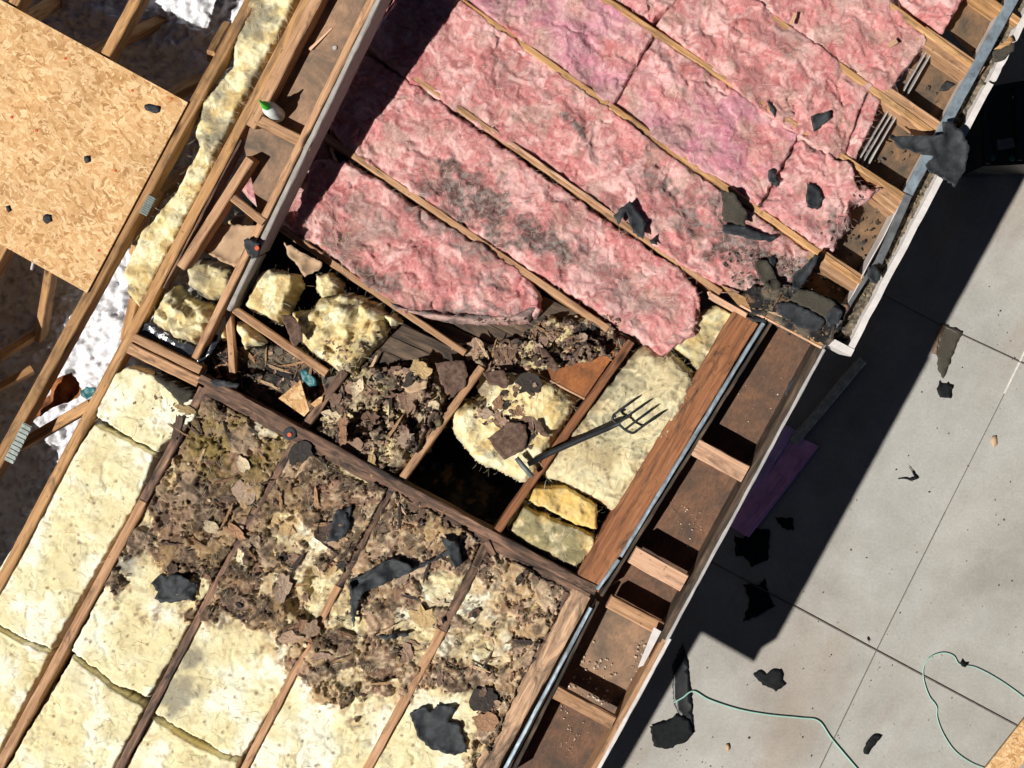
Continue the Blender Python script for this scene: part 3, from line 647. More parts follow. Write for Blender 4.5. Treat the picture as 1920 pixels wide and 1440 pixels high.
beam('eave_block',(870,1600),(985,1662),26,.04,-.01,-.01,'old','flat eave block beyond the bottom edge','wood block',G)
# outer fascia
beam('fascia_board',(EAVE(640)-9,640),(EAVE(1205)-9,1205),13,.15,-.004,-.004,'greyold','grey brown outer fascia of the upper eave half','fascia')
beam('fascia_board',(EAVE(1190)-8,1200),(EAVE(2000)-8,2000),12,.15,-.001,-.001,'old','brown outer fascia of the lower eave half','fascia')
beam('fascia_trim',(EAVE(655)+1,655),(EAVE(1205)+1,1205),6,.15,.003,.003,'greypaint','flaking whitish trim on the upper outer fascia','fascia')
beam('fascia_trim',(EAVE(1192)+2,1198),(EAVE(2000)+2,2000),7,.15,.006,.006,'whitemetal','bright white trim on the lower outer fascia','fascia')

prism('paint_patch', [(1226,1176),(1240,1184),(1206,1248),(1196,1252)], .004, .0, M['whitemetal'], label='peeling pale paint patch on the lower outer fascia', cat='paint flake')
# pink side: joists
G = 'joists between the pink batts'
def pj(pts, wpx, mat, lab, dep=.13, z=.0, **k):
    if len(pts) == 2: beam('joist', pts[0], pts[1], wpx, dep, z, z, mat, lab, 'joist', G, **k)
pj([(850,-8),(1616,530)],13,'pine','golden joist left of the mauve pink row, ending at the black felt')
pj([(600,20),(1352,548)],12,'old','weathered joist with a pale splinter, crossing the pink middle')
pj([(600,248),(1140,616)],13,'old','weathered joist above the torn lower pink batt')
pj([(520,424),(872,662)],13,'old','brown joist right of the yellow chunks, lowest of the pink field')
pj([(1100,-26),(1700,372)],12,'pine','golden joist above the mauve pink row')
pj([(1340,-46),(1752,250)],13,'pine','golden joist reaching the gutter by the large torn felt')
pj([(1600,-42),(1836,132)],13,'pine','golden joist second from the top right corner')
pj([(1800,-40),(1912,40)],14,'pine','golden joist at the top right corner')
beam('joist',(1640,162),(1760,246),34,.12,-.005,-.005,'old','doubled joist end at the torn felt on the gutter','joist',G)
beam('joist',(1728,62),(1838,138),34,.12,-.005,-.005,'old','doubled joist end below the top right corner','joist',G)
beam('joist',(1520,470),(1615,532),32,.12,-.005,-.005,'old','grey doubled joist end near the gutter end','joist',G)
beam('joist',(1640,352),(1694,396),30,.12,-.01,-.01,'old','short brown joist end beyond the mauve pink row','joist',G)
beam('wood_strip',(920,240),(1155,405),5,.02,.012,.006,'pale','pale splintered wood strip along the weathered joist','wood strip')
# soffit on the pink side
def quad(name, pts, z, mat, lab, cat='soffit panel', group=None): return prism(name, pts, z, z-.012, M[mat], label=lab, cat=cat, group=group)
G = 'soffit panels behind the gutter'
quad('soffit_panel', [(1775,50),(1830,-60),(1925,-60),(1838,118)], -.115, 'soffit2', 'stained ochre soffit plywood at the top right corner', group=G)
quad('soffit_panel', [(1660,215),(1735,75),(1838,136),(1765,262)], -.114, 'soffit2', 'stained ochre soffit plywood holding a small black scrap', group=G)
quad('soffit_panel', [(1580,345),(1655,190),(1770,245),(1690,390)], -.115, 'soffit2', 'stained soffit plywood under the tongue of torn felt', group=G)
quad('soffit_panel', [(1500,500),(1590,330),(1705,372),(1612,548)], -.116, 'soffit2', 'dirty soffit plywood below the mauve pink row end', group=G)
quad('soffit_panel', [(1380,560),(1480,470),(1616,545),(1541,646)], -.118, 'soffit2', 'dirty soffit plywood under the torn roofing remnant', group=G)
G = 'vent slats at the batt ends'
for k, (a, b) in enumerate([((1742,88),(1690,178)),((1750,93),(1698,184)),((1667,205),(1600,318)),((1676,208),(1608,322)),((1684,213),(1618,326))]):
    nm = ['inner thin vent slat by the upper pink end','outer thin vent slat by the upper pink end','inner of three vent slats by the lower pink end','middle of three vent slats by the lower pink end','outer of three vent slats by the lower pink end'][k]
    beam('vent_slat', a, b, 2.6, .03, -.05, -.05, 'greypaint', nm, 'vent slat', G)

# ------------------------------------------------ batts
def batt(poly, style, lab, zt=.0, zb=-.14, mat='fibre', group=None, edge=7, rough=3.5, seed=0, name='insulation_batt', cat='insulation batt', **k):
    return sheet(name, poly, zt, zb, M[mat], style, lab, cat, group, seed=seed, edge=edge, rough=rough, **k)
G = 'pink batts'
batt([(1690,-40),(1830,-40),(1768,58),(1745,38),(1700,5)], st_pink(0), 'pink batt piece at the top right corner', seed=1, group=G, mat='pinkfibre', grow=5.5)
batt([(1350,-40),(1600,-40),(1665,-5),(1738,62),(1738,82),(1668,170),(1650,172),(1490,55)], st_pink(0), 'pale pink batt with a rounded end above the vent slats', seed=2, zt=.0, group=G, mat='pinkfibre', grow=3)
batt([(1110,-40),(1310,-40),(1225,40),(1150,-8)], st_pink(.1), 'small pink batt piece at the top edge above the seam', seed=3, group=G, mat='pinkfibre', grow=3)
batt([(1300,-40),(1400,-15),(1640,158),(1622,182),(1588,290),(1560,300),(1420,205),(1232,44)], st_pink(0), 'large pale pink batt with two black scraps by the gutter side', seed=4, zt=.004, group=G, mat='pinkfibre', grow=3)
batt([(1632,170),(1655,190),(1608,300),(1598,306),(1588,290),(1622,190)], st_pink(0), 'narrow pink end strip beside the three vent slats', seed=5, zt=.0, group=G, mat='pinkfibre', grow=3)
batt([(855,-20),(1095,-25),(1228,62),(1146,202),(1010,104)], st_pink(.65), 'mauve pink batt at the top, above the straight seam', seed=6, group=G, mat='pinkfibre', grow=4)
batt([(1232,66),(1290,105),(1498,252),(1460,325),(1420,388),(1270,290),(1148,204)], st_pink(.6), 'mauve pink batt in the middle of its row, right of the seam', seed=7, group=G, mat='pinkfibre', grow=4)
batt([(1502,256),(1560,290),(1600,300),(1618,345),(1662,350),(1632,378),(1600,385),(1598,430),(1566,468),(1540,470),(1424,392),(1462,330)], st_pink(.1), 'torn shaggy pink batt end with two black felt scraps', seed=8, zt=.012, edge=14, rough=9, group=G, mat='pinkfibre', grow=2)
batt([(770,-30),(850,-5),(1020,120),(1270,305),(1420,410),(1522,478),(1515,520),(1470,545),(1370,535),(1310,515),(1040,325),(760,140),(690,85)], st_pink(0), 'long pink batt with a dark lengthwise crack and dirty end', seed=9, group=G, mat='pinkfibre', grow=9)
batt([(688,105),(760,150),(900,250),(1150,425),(1270,505),(1312,560),(1300,625),(1242,662),(1195,625),(1090,560),(985,495),(820,385),(655,285),(620,230)], st_pink(0), 'pink batt stained grey in the middle with a torn hanging end', seed=10, edge=9, rough=6, group=G, zt=.002, mat='pinkfibre', grow=8)
batt([(590,300),(655,305),(800,400),(960,497),(1008,545),(1012,580),(990,600),(900,603),(830,597),(760,585),(700,545),(640,490),(545,430)], st_pink(0), 'lowest pink batt with its grey paper edge turned up', seed=11, edge=10, rough=6, group=G, zt=.005, mat='pinkfibre', grow=7)
sheet('paper_facing', [(700,548),(760,574),(850,585),(960,586),(1006,566),(1015,578),(992,604),(900,607),(830,602),(740,584)], .012, -.1, M['fibre'], st_facing, 'grey pink paper edge turned up below the lowest pink batt', 'paper facing', seed=3, edge=9, rough=3)
batt([(452,352),(480,300),(520,340),(560,300),(600,240),(620,300),(570,430),(500,400)], st_pink(.2), 'small dim pink batt behind the brown rake rafter', seed=12, zt=-.10, zb=-.2, group=G, mat='pinkfibre', grow=5.5)
batt([(620,200),(650,120),(700,60),(760,-40),(840,-30),(770,60),(700,150)], st_pink(.1), 'pink batt in the deep shade of the grey fascia', seed=13, zt=-.05, zb=-.2, group=G, mat='pinkfibre', grow=5.5)
G = 'yellow batts of the lower left'
batt([(188,735),(205,705),(240,688),(285,700),(378,745),(362,790),(292,848),(180,782)], st_yellow(-9), 'rounded pale yellow batt under the corner plates with a black tar patch', zt=-.01, seed=1, group=G, grow=2.5, edge=5)
batt([(176,795),(290,853),(262,930),(95,1218),(40,1195),(-60,1140),(-20,1090)], st_yellow(-9), 'long pale yellow batt between two rafters, left side', zt=-.02, seed=2, group=G, grow=2.5, edge=5, rough=2)
batt([(-60,1150),(30,1198),(92,1226),(-30,1465),(-160,1440)], st_yellow(-9), 'pale yellow batt at the left edge, lower left corner', zt=-.02, seed=3, group=G, grow=2.5, edge=5, rough=2)
batt([(385,738),(550,826),(470,965),(410,1075),(278,1310),(215,1282),(133,1220),(270,960),(360,800)], st_yellow(1), 'yellow batt half buried in brown crust, left of the second rafter', seed=4, zt=-.025, group=G, grow=2.5, edge=5, rough=3)
batt([(136,1232),(212,1290),(272,1326),(195,1470),(-10,1475)], st_yellow(-9), 'clean pale yellow batt at the bottom edge, second column', seed=5, zt=-.02, group=G, grow=2.5, edge=5, rough=3)
batt([(562,830),(728,915),(632,1100),(525,1300),(455,1418),(420,1412),(352,1376),(288,1336),(412,1090),(480,965)], st_yellow(1), 'yellow batt with a torn hole in the burnt field, third column', seed=6, zt=-.022, group=G, grow=2.5, edge=5, rough=3)
batt([(284,1345),(345,1385),(415,1420),(448,1428),(425,1475),(215,1475)], st_yellow(-9), 'small yellow batt at the bottom edge, third column', seed=7, zt=-.035, group=G, grow=2.5, edge=5, rough=3)
batt([(742,918),(905,1010),(822,1190),(672,1475),(450,1475),(530,1310),(640,1105)], st_yellow(1), 'crusted yellow batt crossed by the long curled felt strip, fourth column', seed=8, zt=-.02, group=G, grow=2.5, edge=5, rough=3)
batt([(918,1022),(1062,1105),(1040,1160),(950,1330),(890,1475),(678,1475),(832,1195)], st_yellow(1), 'crusted yellow batt against the pale lower beam, fifth column', seed=9, zt=-.02, group=G, grow=2.5, edge=5, rough=4)
G = 'yellow insulation pieces of the middle'
batt([(842,768),(868,750),(905,742),(928,704),(1000,692),(1098,742),(1036,848),(1002,905),(982,912),(890,868),(842,806)], st_chunk(.35), 'thick yellow batt with burnt paper pieces beside the reddish joist', seed=3, zt=.0, zb=-.2, edge=26, group=G)
batt([(1196,655),(1212,645),(1262,658),(1305,690),(1312,720),(1272,812),(1232,862),(1192,935),(1152,966),(1122,946),(1060,912),(1006,892),(1020,868),(1126,738)], st_forkbatt, 'long creased yellow grey batt under the fork', seed=4, zt=.0, zb=-.15, edge=22, rough=4, group=G)
batt([(1255,645),(1300,596),(1345,572),(1398,596),(1352,662),(1310,706),(1292,676)], st_chunk(.6,0,.4), 'mouldy yellow batt at the top end of the rim beam', seed=5, zt=-.03, zb=-.15, group=G)
batt([(1000,912),(1060,908),(1126,948),(1122,998),(1080,988),(1030,962),(988,942)], st_chunk(.0,.75,0,.3), 'mustard yellow folded chunk just below the fork batt', seed=6, zt=-.02, zb=-.2, group=G)
batt([(952,995),(982,948),(1030,966),(1122,1002),(1112,1040),(1078,1068),(1022,1048),(955,1005)], st_chunk(.5,.1,.85,.5), 'greenish mouldy chunk in the corner beside the double plate', seed=7, zt=-.03, zb=-.25, group=G)
batt([(482,-30),(572,-30),(552,10),(508,98),(460,190),(402,300),(385,318),(363,245),(376,190),(432,120),(440,30)], st_chunk(1.15), 'sooty curled yellow strip at the top between truss and rafter', seed=8, zt=-.005, zb=-.2, edge=16, rough=3, group=G, grow=5)
batt([(378,262),(415,285),(300,510),(262,583),(235,548),(228,505),(266,430),(300,392),(332,350)], st_chunk(.25), 'pale yellow strip of insulation hanging beside the long truss chord', seed=9, zt=-.02, zb=-.2, edge=14, group=G, grow=5)
batt([(300,545),(320,528),(345,555),(385,565),(403,578),(386,625),(366,650),(330,640),(285,615),(273,600)], st_folds, 'bright torn yellow chunk on black film near the left plates', seed=10, zt=.02, zb=-.12, edge=20, group=G)
batt([(345,498),(375,480),(440,500),(437,560),(382,560),(345,532)], st_chunk(1.25,0,.4), 'grey mouldy chunk beside the fascia foot', seed=11, zt=.01, zb=-.12, edge=18, group=G)
batt([(478,512),(500,500),(555,512),(558,532),(530,592),(518,606),(450,572)], st_chunk(.3), 'squarish yellow chunk right of the fascia foot', seed=12, zt=.03, zb=-.12, edge=12, group=G)
batt([(588,512),(618,505),(638,530),(630,550),(600,556),(584,540)], st_chunk(.5), 'small round yellow clump above the big folded one', seed=13, zt=.03, zb=-.1, edge=16, group=G)
batt([(540,582),(580,578),(592,556),(650,545),(715,566),(726,592),(722,632),(690,662),(655,702),(630,696),(572,656),(545,622)], st_folds, 'big folded yellow clump left of the lowest pink joist', seed=14, zt=.045, zb=-.1, edge=22, group=G)
batt([(718,590),(744,584),(750,604),(730,614)], st_chunk(.2), 'tiny yellow clump wedged against the lowest pink joist', seed=15, zt=.02, zb=-.06, edge=10, group=G)
batt([(440,602),(460,605),(490,640),(470,646),(455,656),(440,620)], st_chunk(.1), 'torn yellow tuft right of the upright brace', seed=2, zt=.0, zb=-.1, edge=10, group=G)
batt([(408,618),(424,606),(426,640),(410,636)], st_chunk(.2), 'small yellow tuft left of the upright brace', seed=1, zt=-.02, zb=-.1, edge=8, group=G)
batt([(440,400),(468,398),(465,425),(440,430),(422,415)], st_chunk(.8,0,.4), 'small mouldy tuft under the short splintered block', seed=4, zt=-.02, zb=-.1, edge=8, group=G)
# burnt debris beds
D = dict(name='burnt_debris', cat='debris')
batt([(640,705),(700,682),(800,672),(842,742),(832,792),(792,850),(742,900),(690,872),(585,808)], st_debris, 'bed of burnt brown paper and wool between two short joists', mat='crust', zt=-.05, zb=-.3, seed=2, rough=10, edge=18, grow=4, **D)
batt([(372,655),(560,640),(645,700),(575,800),(520,768),(440,733),(392,715)], st_roofgrit, 'dark sooty rubble below the slanting brace', mat='crust', zt=-.08, zb=-.2, seed=3, rough=10, **D)
batt([(1020,595),(1130,600),(1182,650),(1160,668),(1050,690),(905,690),(850,650),(960,640)], st_debris, 'loose burnt scraps heaped on the old deck boards', mat='crust', zt=-.035, zb=-.06, seed=6, rough=14, **D)
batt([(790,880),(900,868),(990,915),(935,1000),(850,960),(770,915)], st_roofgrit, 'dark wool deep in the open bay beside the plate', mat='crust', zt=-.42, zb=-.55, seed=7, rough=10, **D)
# old deck boards
for k, (a, b, wp) in enumerate([((655,676),(722,704),26),((664,650),(782,700),30),((692,628),(850,698),30),((728,610),(905,694),30),((800,606),(985,694),30),((850,592),(1040,684),32),((905,584),(1095,676),32),((962,578),(1150,668),32),((1012,570),(1185,652),32)]):
    lab = ['lowest and shortest','second lowest','third lowest','fourth lowest','middle','fourth highest','third highest','second highest','highest'][k]
    beam('deck_board', a, b, wp, .02, -.075-.002*(k % 2), -.075-.002*(k % 2), 'greyold', f'grey brown old deck board under the middle rubble, {lab} of its row', 'deck board', 'old deck boards in the middle', rag=.0015)
prism('plywood_piece', [(985,688),(1040,676),(1160,640),(1150,668),(1096,746)], -.03, -.042, M['redply'], label='orange brown torn plywood triangle beside the reddish joist', cat='plywood')
beam('wood_strip',(985,690),(1096,748),4,.012,-.026,-.026,'pale','bright split edge strip along the orange plywood triangle','wood strip')
prism('osb_piece', [(563,713),(580,770),(570,781),(522,747)], .0, -.012, M['osb'], label='small light OSB triangle in the rubble', cat='plywood')
prism('osb_piece', [(598,745),(606,742),(603,755),(590,764),(582,758)], -.01, -.022, M['osb'], label='tiny OSB chip right of the OSB triangle', cat='plywood')
# roof remnant at gutter end
batt([(1388,552),(1412,535),(1470,528),(1512,535),(1595,572),(1566,640),(1543,650),(1470,615),(1400,580)], st_roofgrit, 'torn black and grey roofing remnant above the gutter end', mat='crust', zt=.012, zb=-.03, seed=9, rough=8, edge=5, name='roofing_remnant', cat='roofing')
prism('plywood_piece', [(1352,534),(1398,558),(1402,570),(1440,572),(1545,646),(1540,651),(1432,596),(1385,572)], .012, .0, M['pine'], label='orange splintered deck edge above the rim beam', cat='plywood')
beam('wood_strip',(1388,572),(1541,652),3.5,.014,.016,.016,'pale','thin bright split edge along the splintered deck','wood strip')
beam('wood_strip',(1330,552),(1396,590),12,.03,.0,.0,'pale','pale broken stub of wood at the top of the rim beam','wood strip',endrag=.02)

# gutter, drip edge
beam('drip_edge',(1934,-65),(1703,362),19,.012,.022,.022,'steel','long bluish steel drip edge along the gutter','drip edge')
beam('drip_edge',(1704,366),(1648,492),15,.012,.018,.012,'darkmetal','bent dark length of drip edge below the steel one','drip edge')
beam('drip_edge',(1652,478),(1543,652),7,.012,.012,.012,'darkmetal','narrow tarnished drip edge ending at the gutter end','drip edge')
def gutter(a, b, lab, capend=True):
    g = empty('gutter', P(*b, -.1), lab, 'gutter', 'gutter lengths')
    A = P(*a, 0); B = P(*b, 0); ax = (B-A).normalized(); nn = Vector((-ax.y, ax.x, 0)); L = (B-A).length
    if nn.x < 0: nn = -nn       # points outwards (right)
    pr = [(-.105,.0),(-.105,-.095),(-.025,-.095),(-.012,-.03),(0,-.01),(0,.004),(-.026,.004),(-.026,-.002),(-.006,-.006),(-.008,-.012),(-.018,-.03),(-.03,-.090),(-.101,-.090),(-.101,.0)]
    n = 26; V = []; F = []
    for i in range(n+1):
        for (u, z) in pr:
            V.append(A+ax*L*i/n+nn*(u+(float(vn(i*.7, 3., 4))-.5)*.004)+Vector((0, 0, z))-g.location)
        if i:
            for j in range(len(pr)):
                k = (j+1) % len(pr); F.append(((i-1)*len(pr)+j, (i-1)*len(pr)+k, i*len(pr)+k, i*len(pr)+j))
    me = bpy.data.meshes.new('trough'); me.from_pydata(V, [], F); o = link('trough', me, M['whitemetal']); o.parent = g
    if capend:
        q = [(-.107,.006),(-.107,-.097),(-.02,-.097),(.003,-.015),(.003,.008)]; V = []
        for s in (0, .03): V += [B+ax*s+nn*u+Vector((0, 0, z))-g.location for u, z in q]
        F = [tuple(range(5)), tuple(range(9, 4, -1))]+[(i, (i+1) % 5, (i+1) % 5+5, i+5) for i in range(5)]
        me = bpy.data.meshes.new('end_cap'); me.from_pydata(V, [], F); o = link('end_cap', me, M['whitemetal']); o.parent = g
    return g
gutter((1978,-60),(1866,152),'upper gutter length beyond the grey joint patch',False)
gutter((1862,159),(1600,655),'white metal gutter full of grit along the pink eave',True)
sheet('gutter_grit', [(1930,-60),(1968,-60),(1598,640),(1566,632)], -.062, -.09, M['crust'], st_litter, kind='stuff', res=2.4, edge=4, rough=2, seed=3, reg=False)

# ------------------------------------------------ felt and paper scraps
def scrap(pts, lab, z=None, mat='felt', curl=.012, off=.006, name='felt_scrap', cat='felt scrap', th=.003, jag=3.6, seed=0, group=None, rsol=6., div=1., fold=0.):
    pts = [((x)/div, (y)/div) for x, y in pts]
    rs = random.Random(seed+len(pts)+int(pts[0][0]*3+pts[0][1])); out = []
    n = len(pts)
    for i in range(n):
        a = pts[i]; b = pts[(i+1) % n]; L = math.dist(a, b); m = max(1, int(L/5)); nx, ny = (b[1]-a[1])/max(L, .1), -(b[0]-a[0])/max(L, .1)
        for k in range(m):
            t = k/m; j = (rs.random()-.5)*jag if k else 0
            out.append((a[0]+(b[0]-a[0])*t+nx*j, a[1]+(b[1]-a[1])*t+ny*j))
    A = np.array(out); x0, y0 = A.min(0); x1, y1 = A.max(0)
    gx, gy = np.meshgrid(np.arange(x0, x1, rsol), np.arange(y0, y1, rsol)); d = sdf(gx, gy, out)
    ins = [(float(a), float(b)) for a, b in zip(gx[d > rsol*.4], gy[d > rsol*.4])]
    allp = [Vector(p) for p in out+ins]; nb = len(out)
    vs, es, fs, *_ = delaunay_2d_cdt(allp, [], [list(range(nb))], 1, 1e-4)
    if not fs: return None
    V = []; ph = rs.random()*50
    bd = sdf(np.array([v.x for v in vs]), np.array([v.y for v in vs]), out)
    zs = []
    for v, dd in zip(vs, bd):
        if z is None:
            zz = max(surf(v.x, v.y), surf(v.x+5, v.y), surf(v.x-5, v.y), surf(v.x, v.y+5), surf(v.x, v.y-5))+off
        else: zz = z+off*.3
        cu = float(fbm(np.array(v.x/26.+ph), np.array(v.y/26.), 4, 3)-.35)
        zs.append(zz+curl*max(cu, 0)*2.2+curl*.5*math.exp(-max(dd, 0)/5.)+fold*float(ridge(np.array(v.x/20.+ph), np.array(v.y/30.), 3, 2)-.5))
    zs = np.array(zs); mz = float(np.median(zs)); base = P(A[:, 0].mean(), A[:, 1].mean(), mz)
    top = [P(v.x, v.y, mz) for v in vs]
    top = [Vector((p.x, p.y, zz))-base for p, zz in zip(top, zs)]; nv = len(top)
    F = [tuple(f) if (top[f[1]]-top[f[0]]).cross(top[f[2]]-top[f[1]]).z > 0 else tuple(reversed(f)) for f in fs]
    from collections import Counter
    ed = Counter()
    for f in F:
        for i in range(len(f)): ed[(f[i], f[(i+1) % len(f)])] += 1
    bot = [tuple(reversed([i+nv for i in f])) for f in F]
    side = [(b, a, a+nv, b+nv) for (a, b) in ed if (b, a) not in ed]
    me = bpy.data.meshes.new(name); me.from_pydata(top+[p-Vector((0, 0, th)) for p in top], [], F+bot+side)
    for q in me.polygons[:len(F)]: q.use_smooth = True
    return T(link(name, me, M[mat], None, base), lab, cat, group)
def off3(pts, ox, oy): return [(ox+x/3., oy+y/3.) for x, y in pts]
t3 = lambda p: off3(p, 1280, 0); t2 = lambda p: off3(p, 640, 0); t6 = lambda p: off3(p, 1280, 480); t7 = lambda p: off3(p, 0, 960); t8 = lambda p: off3(p, 640, 960)
t9 = lambda p: off3(p, 1280, 960); t4 = lambda p: off3(p, 0, 480); t5 = lambda p: off3(p, 640, 480); t1 = lambda p: off3(p, 0, 0)
scrap(t3([(1150,775),(1165,758),(1200,768),(1300,765),(1460,762),(1455,690),(1500,688),(1565,740),(1605,840),(1590,960),(1560,1000),(1530,1055),(1455,1000),(1380,965),(1365,930),(1405,880),(1300,855),(1215,830),(1190,790)]), 'large torn black felt draped over the gutter', z=.045, curl=.02, fold=.012, off=.01, seed=1)
scrap(t3([(720,655),(825,625),(830,670),(740,740)]), 'four sided black felt scrap on the pale pink batt', seed=2)
scrap(t3([(480,960),(510,950),(545,1020),(530,1055),(485,1020)]), 'small upright black scrap on the mauve pink row', seed=3)
scrap(t3([(700,1030),(760,1055),(775,1090),(790,1120),(760,1180),(700,1165),(690,1100)]), 'black scrap on the shaggy pink batt end', seed=4)
scrap(t3([(475,560),(500,580),(525,620),(520,660),(490,620)]), 'thin black scrap across the upper golden joist', z=.012, seed=5, curl=.004)
scrap(t3([(1440,510),(1480,455),(1535,475),(1490,510)]), 'small black scrap on the ochre soffit', z=-.108, seed=6, curl=.004)
scrap(t3([(210,1075),(240,1072),(290,1090),(365,1200),(350,1275),(225,1240),(225,1140)]), 'grey brown shingle piece lying over the golden joist', mat='shingle', z=.045, seed=7, curl=.01)
scrap(t3([(225,1265),(350,1270),(400,1300),(540,1330),(500,1360),(400,1350),(230,1310)]), 'long black felt piece under the grey brown shingle', z=.02, seed=8)
scrap(t2([(1530,1210),(1620,1130),(1640,1150),(1715,1250),(1700,1345),(1640,1310),(1600,1190),(1560,1265)]), 'black felt fork shape beside the weathered joist', z=.035, seed=9)
scrap(t2([(1735,1350),(1775,1320),(1778,1380),(1740,1372)]), 'tiny black square scrap on the dirty pink batt', seed=10)
scrap(t6([(620,110),(700,40),(740,-10),(765,0),(740,60),(700,130),(650,190),(615,190)]), 'black folded felt standing at the pink batt end', z=.05, curl=.02, seed=11)
scrap(t6([(480,0),(515,-5),(530,40),(510,65),(490,40)]), 'tiny black scrap on the pink batt near the roofing remnant', seed=12)
scrap(t6([(395,30),(480,25),(540,140),(540,190),(490,200),(430,130)]), 'grey shingle strip on the dirty pink end', mat='shingle', off=.014, seed=13)
scrap(t6([(640,195),(700,190),(830,240),(900,300),(870,330),(800,350),(700,290),(600,250)]), 'grey brown shingle slab on the roofing remnant', mat='shingle', z=.035, seed=14, curl=.004)
scrap(t6([(520,270),(600,260),(700,300),(800,360),(770,430),(650,400),(540,330)]), 'black shingle slab at the middle of the roofing remnant', z=.03, seed=15, curl=.006)
scrap(t6([(800,350),(850,280),(900,310),(880,380),(820,400)]), 'black felt corner next to the gutter end', z=.04, seed=16)
scrap(t6([(370,345),(480,350),(470,375),(400,372)]), 'small black scrap on the end of the rim beam', z=.012, seed=17, curl=.004)
scrap(t6([(1040,60),(1090,50),(1115,110),(1095,150),(1060,150),(1040,110)]), 'small black felt lying in the white gutter', z=.01, seed=18)
scrap(t6([(690,695),(640,670),(600,710),(575,760),(590,830),(640,790)]), 'black felt hanging inside the outer fascia', z=-.08, seed=19, curl=.006)
scrap(t3([(1745,290),(1870,235),(1860,290),(1790,345),(1755,350)]), 'grey brown patch across the gutter joint', mat='shingle', z=.015, seed=20, curl=.006)
scrap(t3([(1750,280),(1850,200),(1865,235),(1790,275)]), 'orange wood splinter lying across the gutter', mat='pine', z=.02, seed=21, curl=.004, name='wood_splinter', cat='wood splinter')
scrap(t7([(850,400),(900,350),(930,365),(990,345),(1060,365),(1110,400),(1100,500),(1060,490),(1000,505),(900,515),(865,490),(885,450)]), 'crumpled grey black felt on the yellow batt left of the second rafter', fold=.012, seed=22)
scrap([(612,1018),(622,980),(632,955),(660,950),(652,985),(640,1010)], 'curved grey black felt strip in the burnt field', fold=.01, seed=23)
scrap(t8([(50,380),(130,350),(200,300),(290,262),(370,285),(400,318),(500,270),(600,212),(550,140),(600,150),(660,170),(680,290),(640,322),(605,240),(400,335),(250,400),(130,450),(95,520),(65,655),(50,560)]), 'long curled grey black felt strip across the fourth column', fold=.006, curl=.02, off=.012, seed=24)
scrap(t8([(385,1130),(470,1090),(500,1130),(540,1080),(650,1100),(620,1145),(600,1180),(665,1185),(710,1350),(640,1370),(500,1330),(430,1260)]), 'large grey black felt piece near the bottom edge', fold=.012, seed=25)
scrap(t8([(215,690),(375,680),(380,695),(250,716),(215,705)]), 'short black straight scrap in the burnt field', seed=26)
scrap(t8([(-40,130),(20,60),(0,0),(30,0),(50,80),(10,150)]), 'small black felt curl left of the long strip', seed=27)
scrap([(457,450),(465,446),(490,460),(484,482),(472,486),(462,470)], 'black felt tab pinned to the grey fascia by an orange cap', z=.19, seed=28, curl=.004)
disk('nail_cap', 482, 465, .205, .009, .003, M['orange'], label='orange nail cap pinning the black tab on the fascia', cat='nail cap')
scrap(t1([(812,590),(850,588),(900,598),(895,630),(860,635),(820,620)]), 'black felt chip under the cap near the OSB corner', z=.0135, seed=29, curl=.002)
scrap(t1([(240,1235),(255,1205),(285,1210),(290,1245),(262,1260)]), 'round black felt chip low on the OSB sheet', z=.0135, seed=30, curl=.002)
scrap(t1([(472,880),(500,875),(505,910),(482,918)]), 'black felt chip in the middle of the OSB sheet', z=.0135, seed=31, curl=.002)
scrap(t1([(32,1160),(50,1155),(62,1185),(45,1195)]), 'small black chip at the lower left of the OSB sheet', z=.0135, seed=32, curl=.002)
scrap(t4([(865,650),(900,640),(1105,735),(1060,820),(1010,835),(950,760),(870,690)]), 'black tar paper patch on the rounded yellow batt', mat='shingle', seed=33, off=.004)
scrap(t4([(770,380),(820,370),(960,460),(1100,510),(1100,570),(1050,580),(900,510),(760,430)]), 'glossy black film under the bright torn chunk', mat='plastic', z=-.03, seed=34, curl=.01, fold=.02, name='plastic_film', cat='plastic film')
scrap(t4([(1100,560),(1180,500),(1240,470),(1180,560),(1110,600)]), 'glossy black film scrap at the corner plate', mat='plastic', z=-.01, seed=35, curl=.01, fold=.02, name='plastic_film', cat='plastic film')
scrap(t4([(1685,650),(1720,640),(1775,690),(1780,730),(1740,735),(1700,700)]), 'teal plastic scrap in the middle rubble', mat='teal', z=-.0, seed=36, fold=.02, name='plastic_scrap', cat='plastic scrap')
scrap(t4([(450,760),(490,735),(540,740),(530,780),(490,805),(455,785)]), 'teal plastic scrap between the two long trusses', mat='teal', z=-.1, seed=37, fold=.02, name='plastic_scrap', cat='plastic scrap')
scrap(t4([(290,700),(400,655),(430,700),(465,760),(440,800),(330,840),(200,920),(185,915),(215,850),(280,780)]), 'crumpled brown burnt board between the two long trusses', mat='redply', z=-.2, seed=38, curl=.04, fold=.03, name='burnt_board', cat='burnt board')
scrap(t4([(1180,700),(1230,695),(1350,720),(1330,745),(1200,730)]), 'black charred stick lying at the plate corner', z=.03, seed=39)
scrap([(395,415),(410,420),(490,425),(482,480),(440,502),(378,470),(385,440)], 'tan kraft paper sheet under the fascia', mat='kraft', z=.05, seed=40, curl=.02, name='kraft_paper', cat='kraft paper')
scrap([(532,452),(560,470),(604,492),(600,505),(572,520),(560,500),(540,480)], 'tan kraft paper roll left of the lowest pink joist', mat='kraft', z=.03, seed=41, curl=.02, name='kraft_paper', cat='kraft paper')
scrap([(527,592),(545,590),(565,610),(567,640),(550,650),(540,625)], 'brown burnt paper flap on the big folded clump', mat='pulp', z=.08, seed=42, name='burnt_paper', cat='burnt paper')
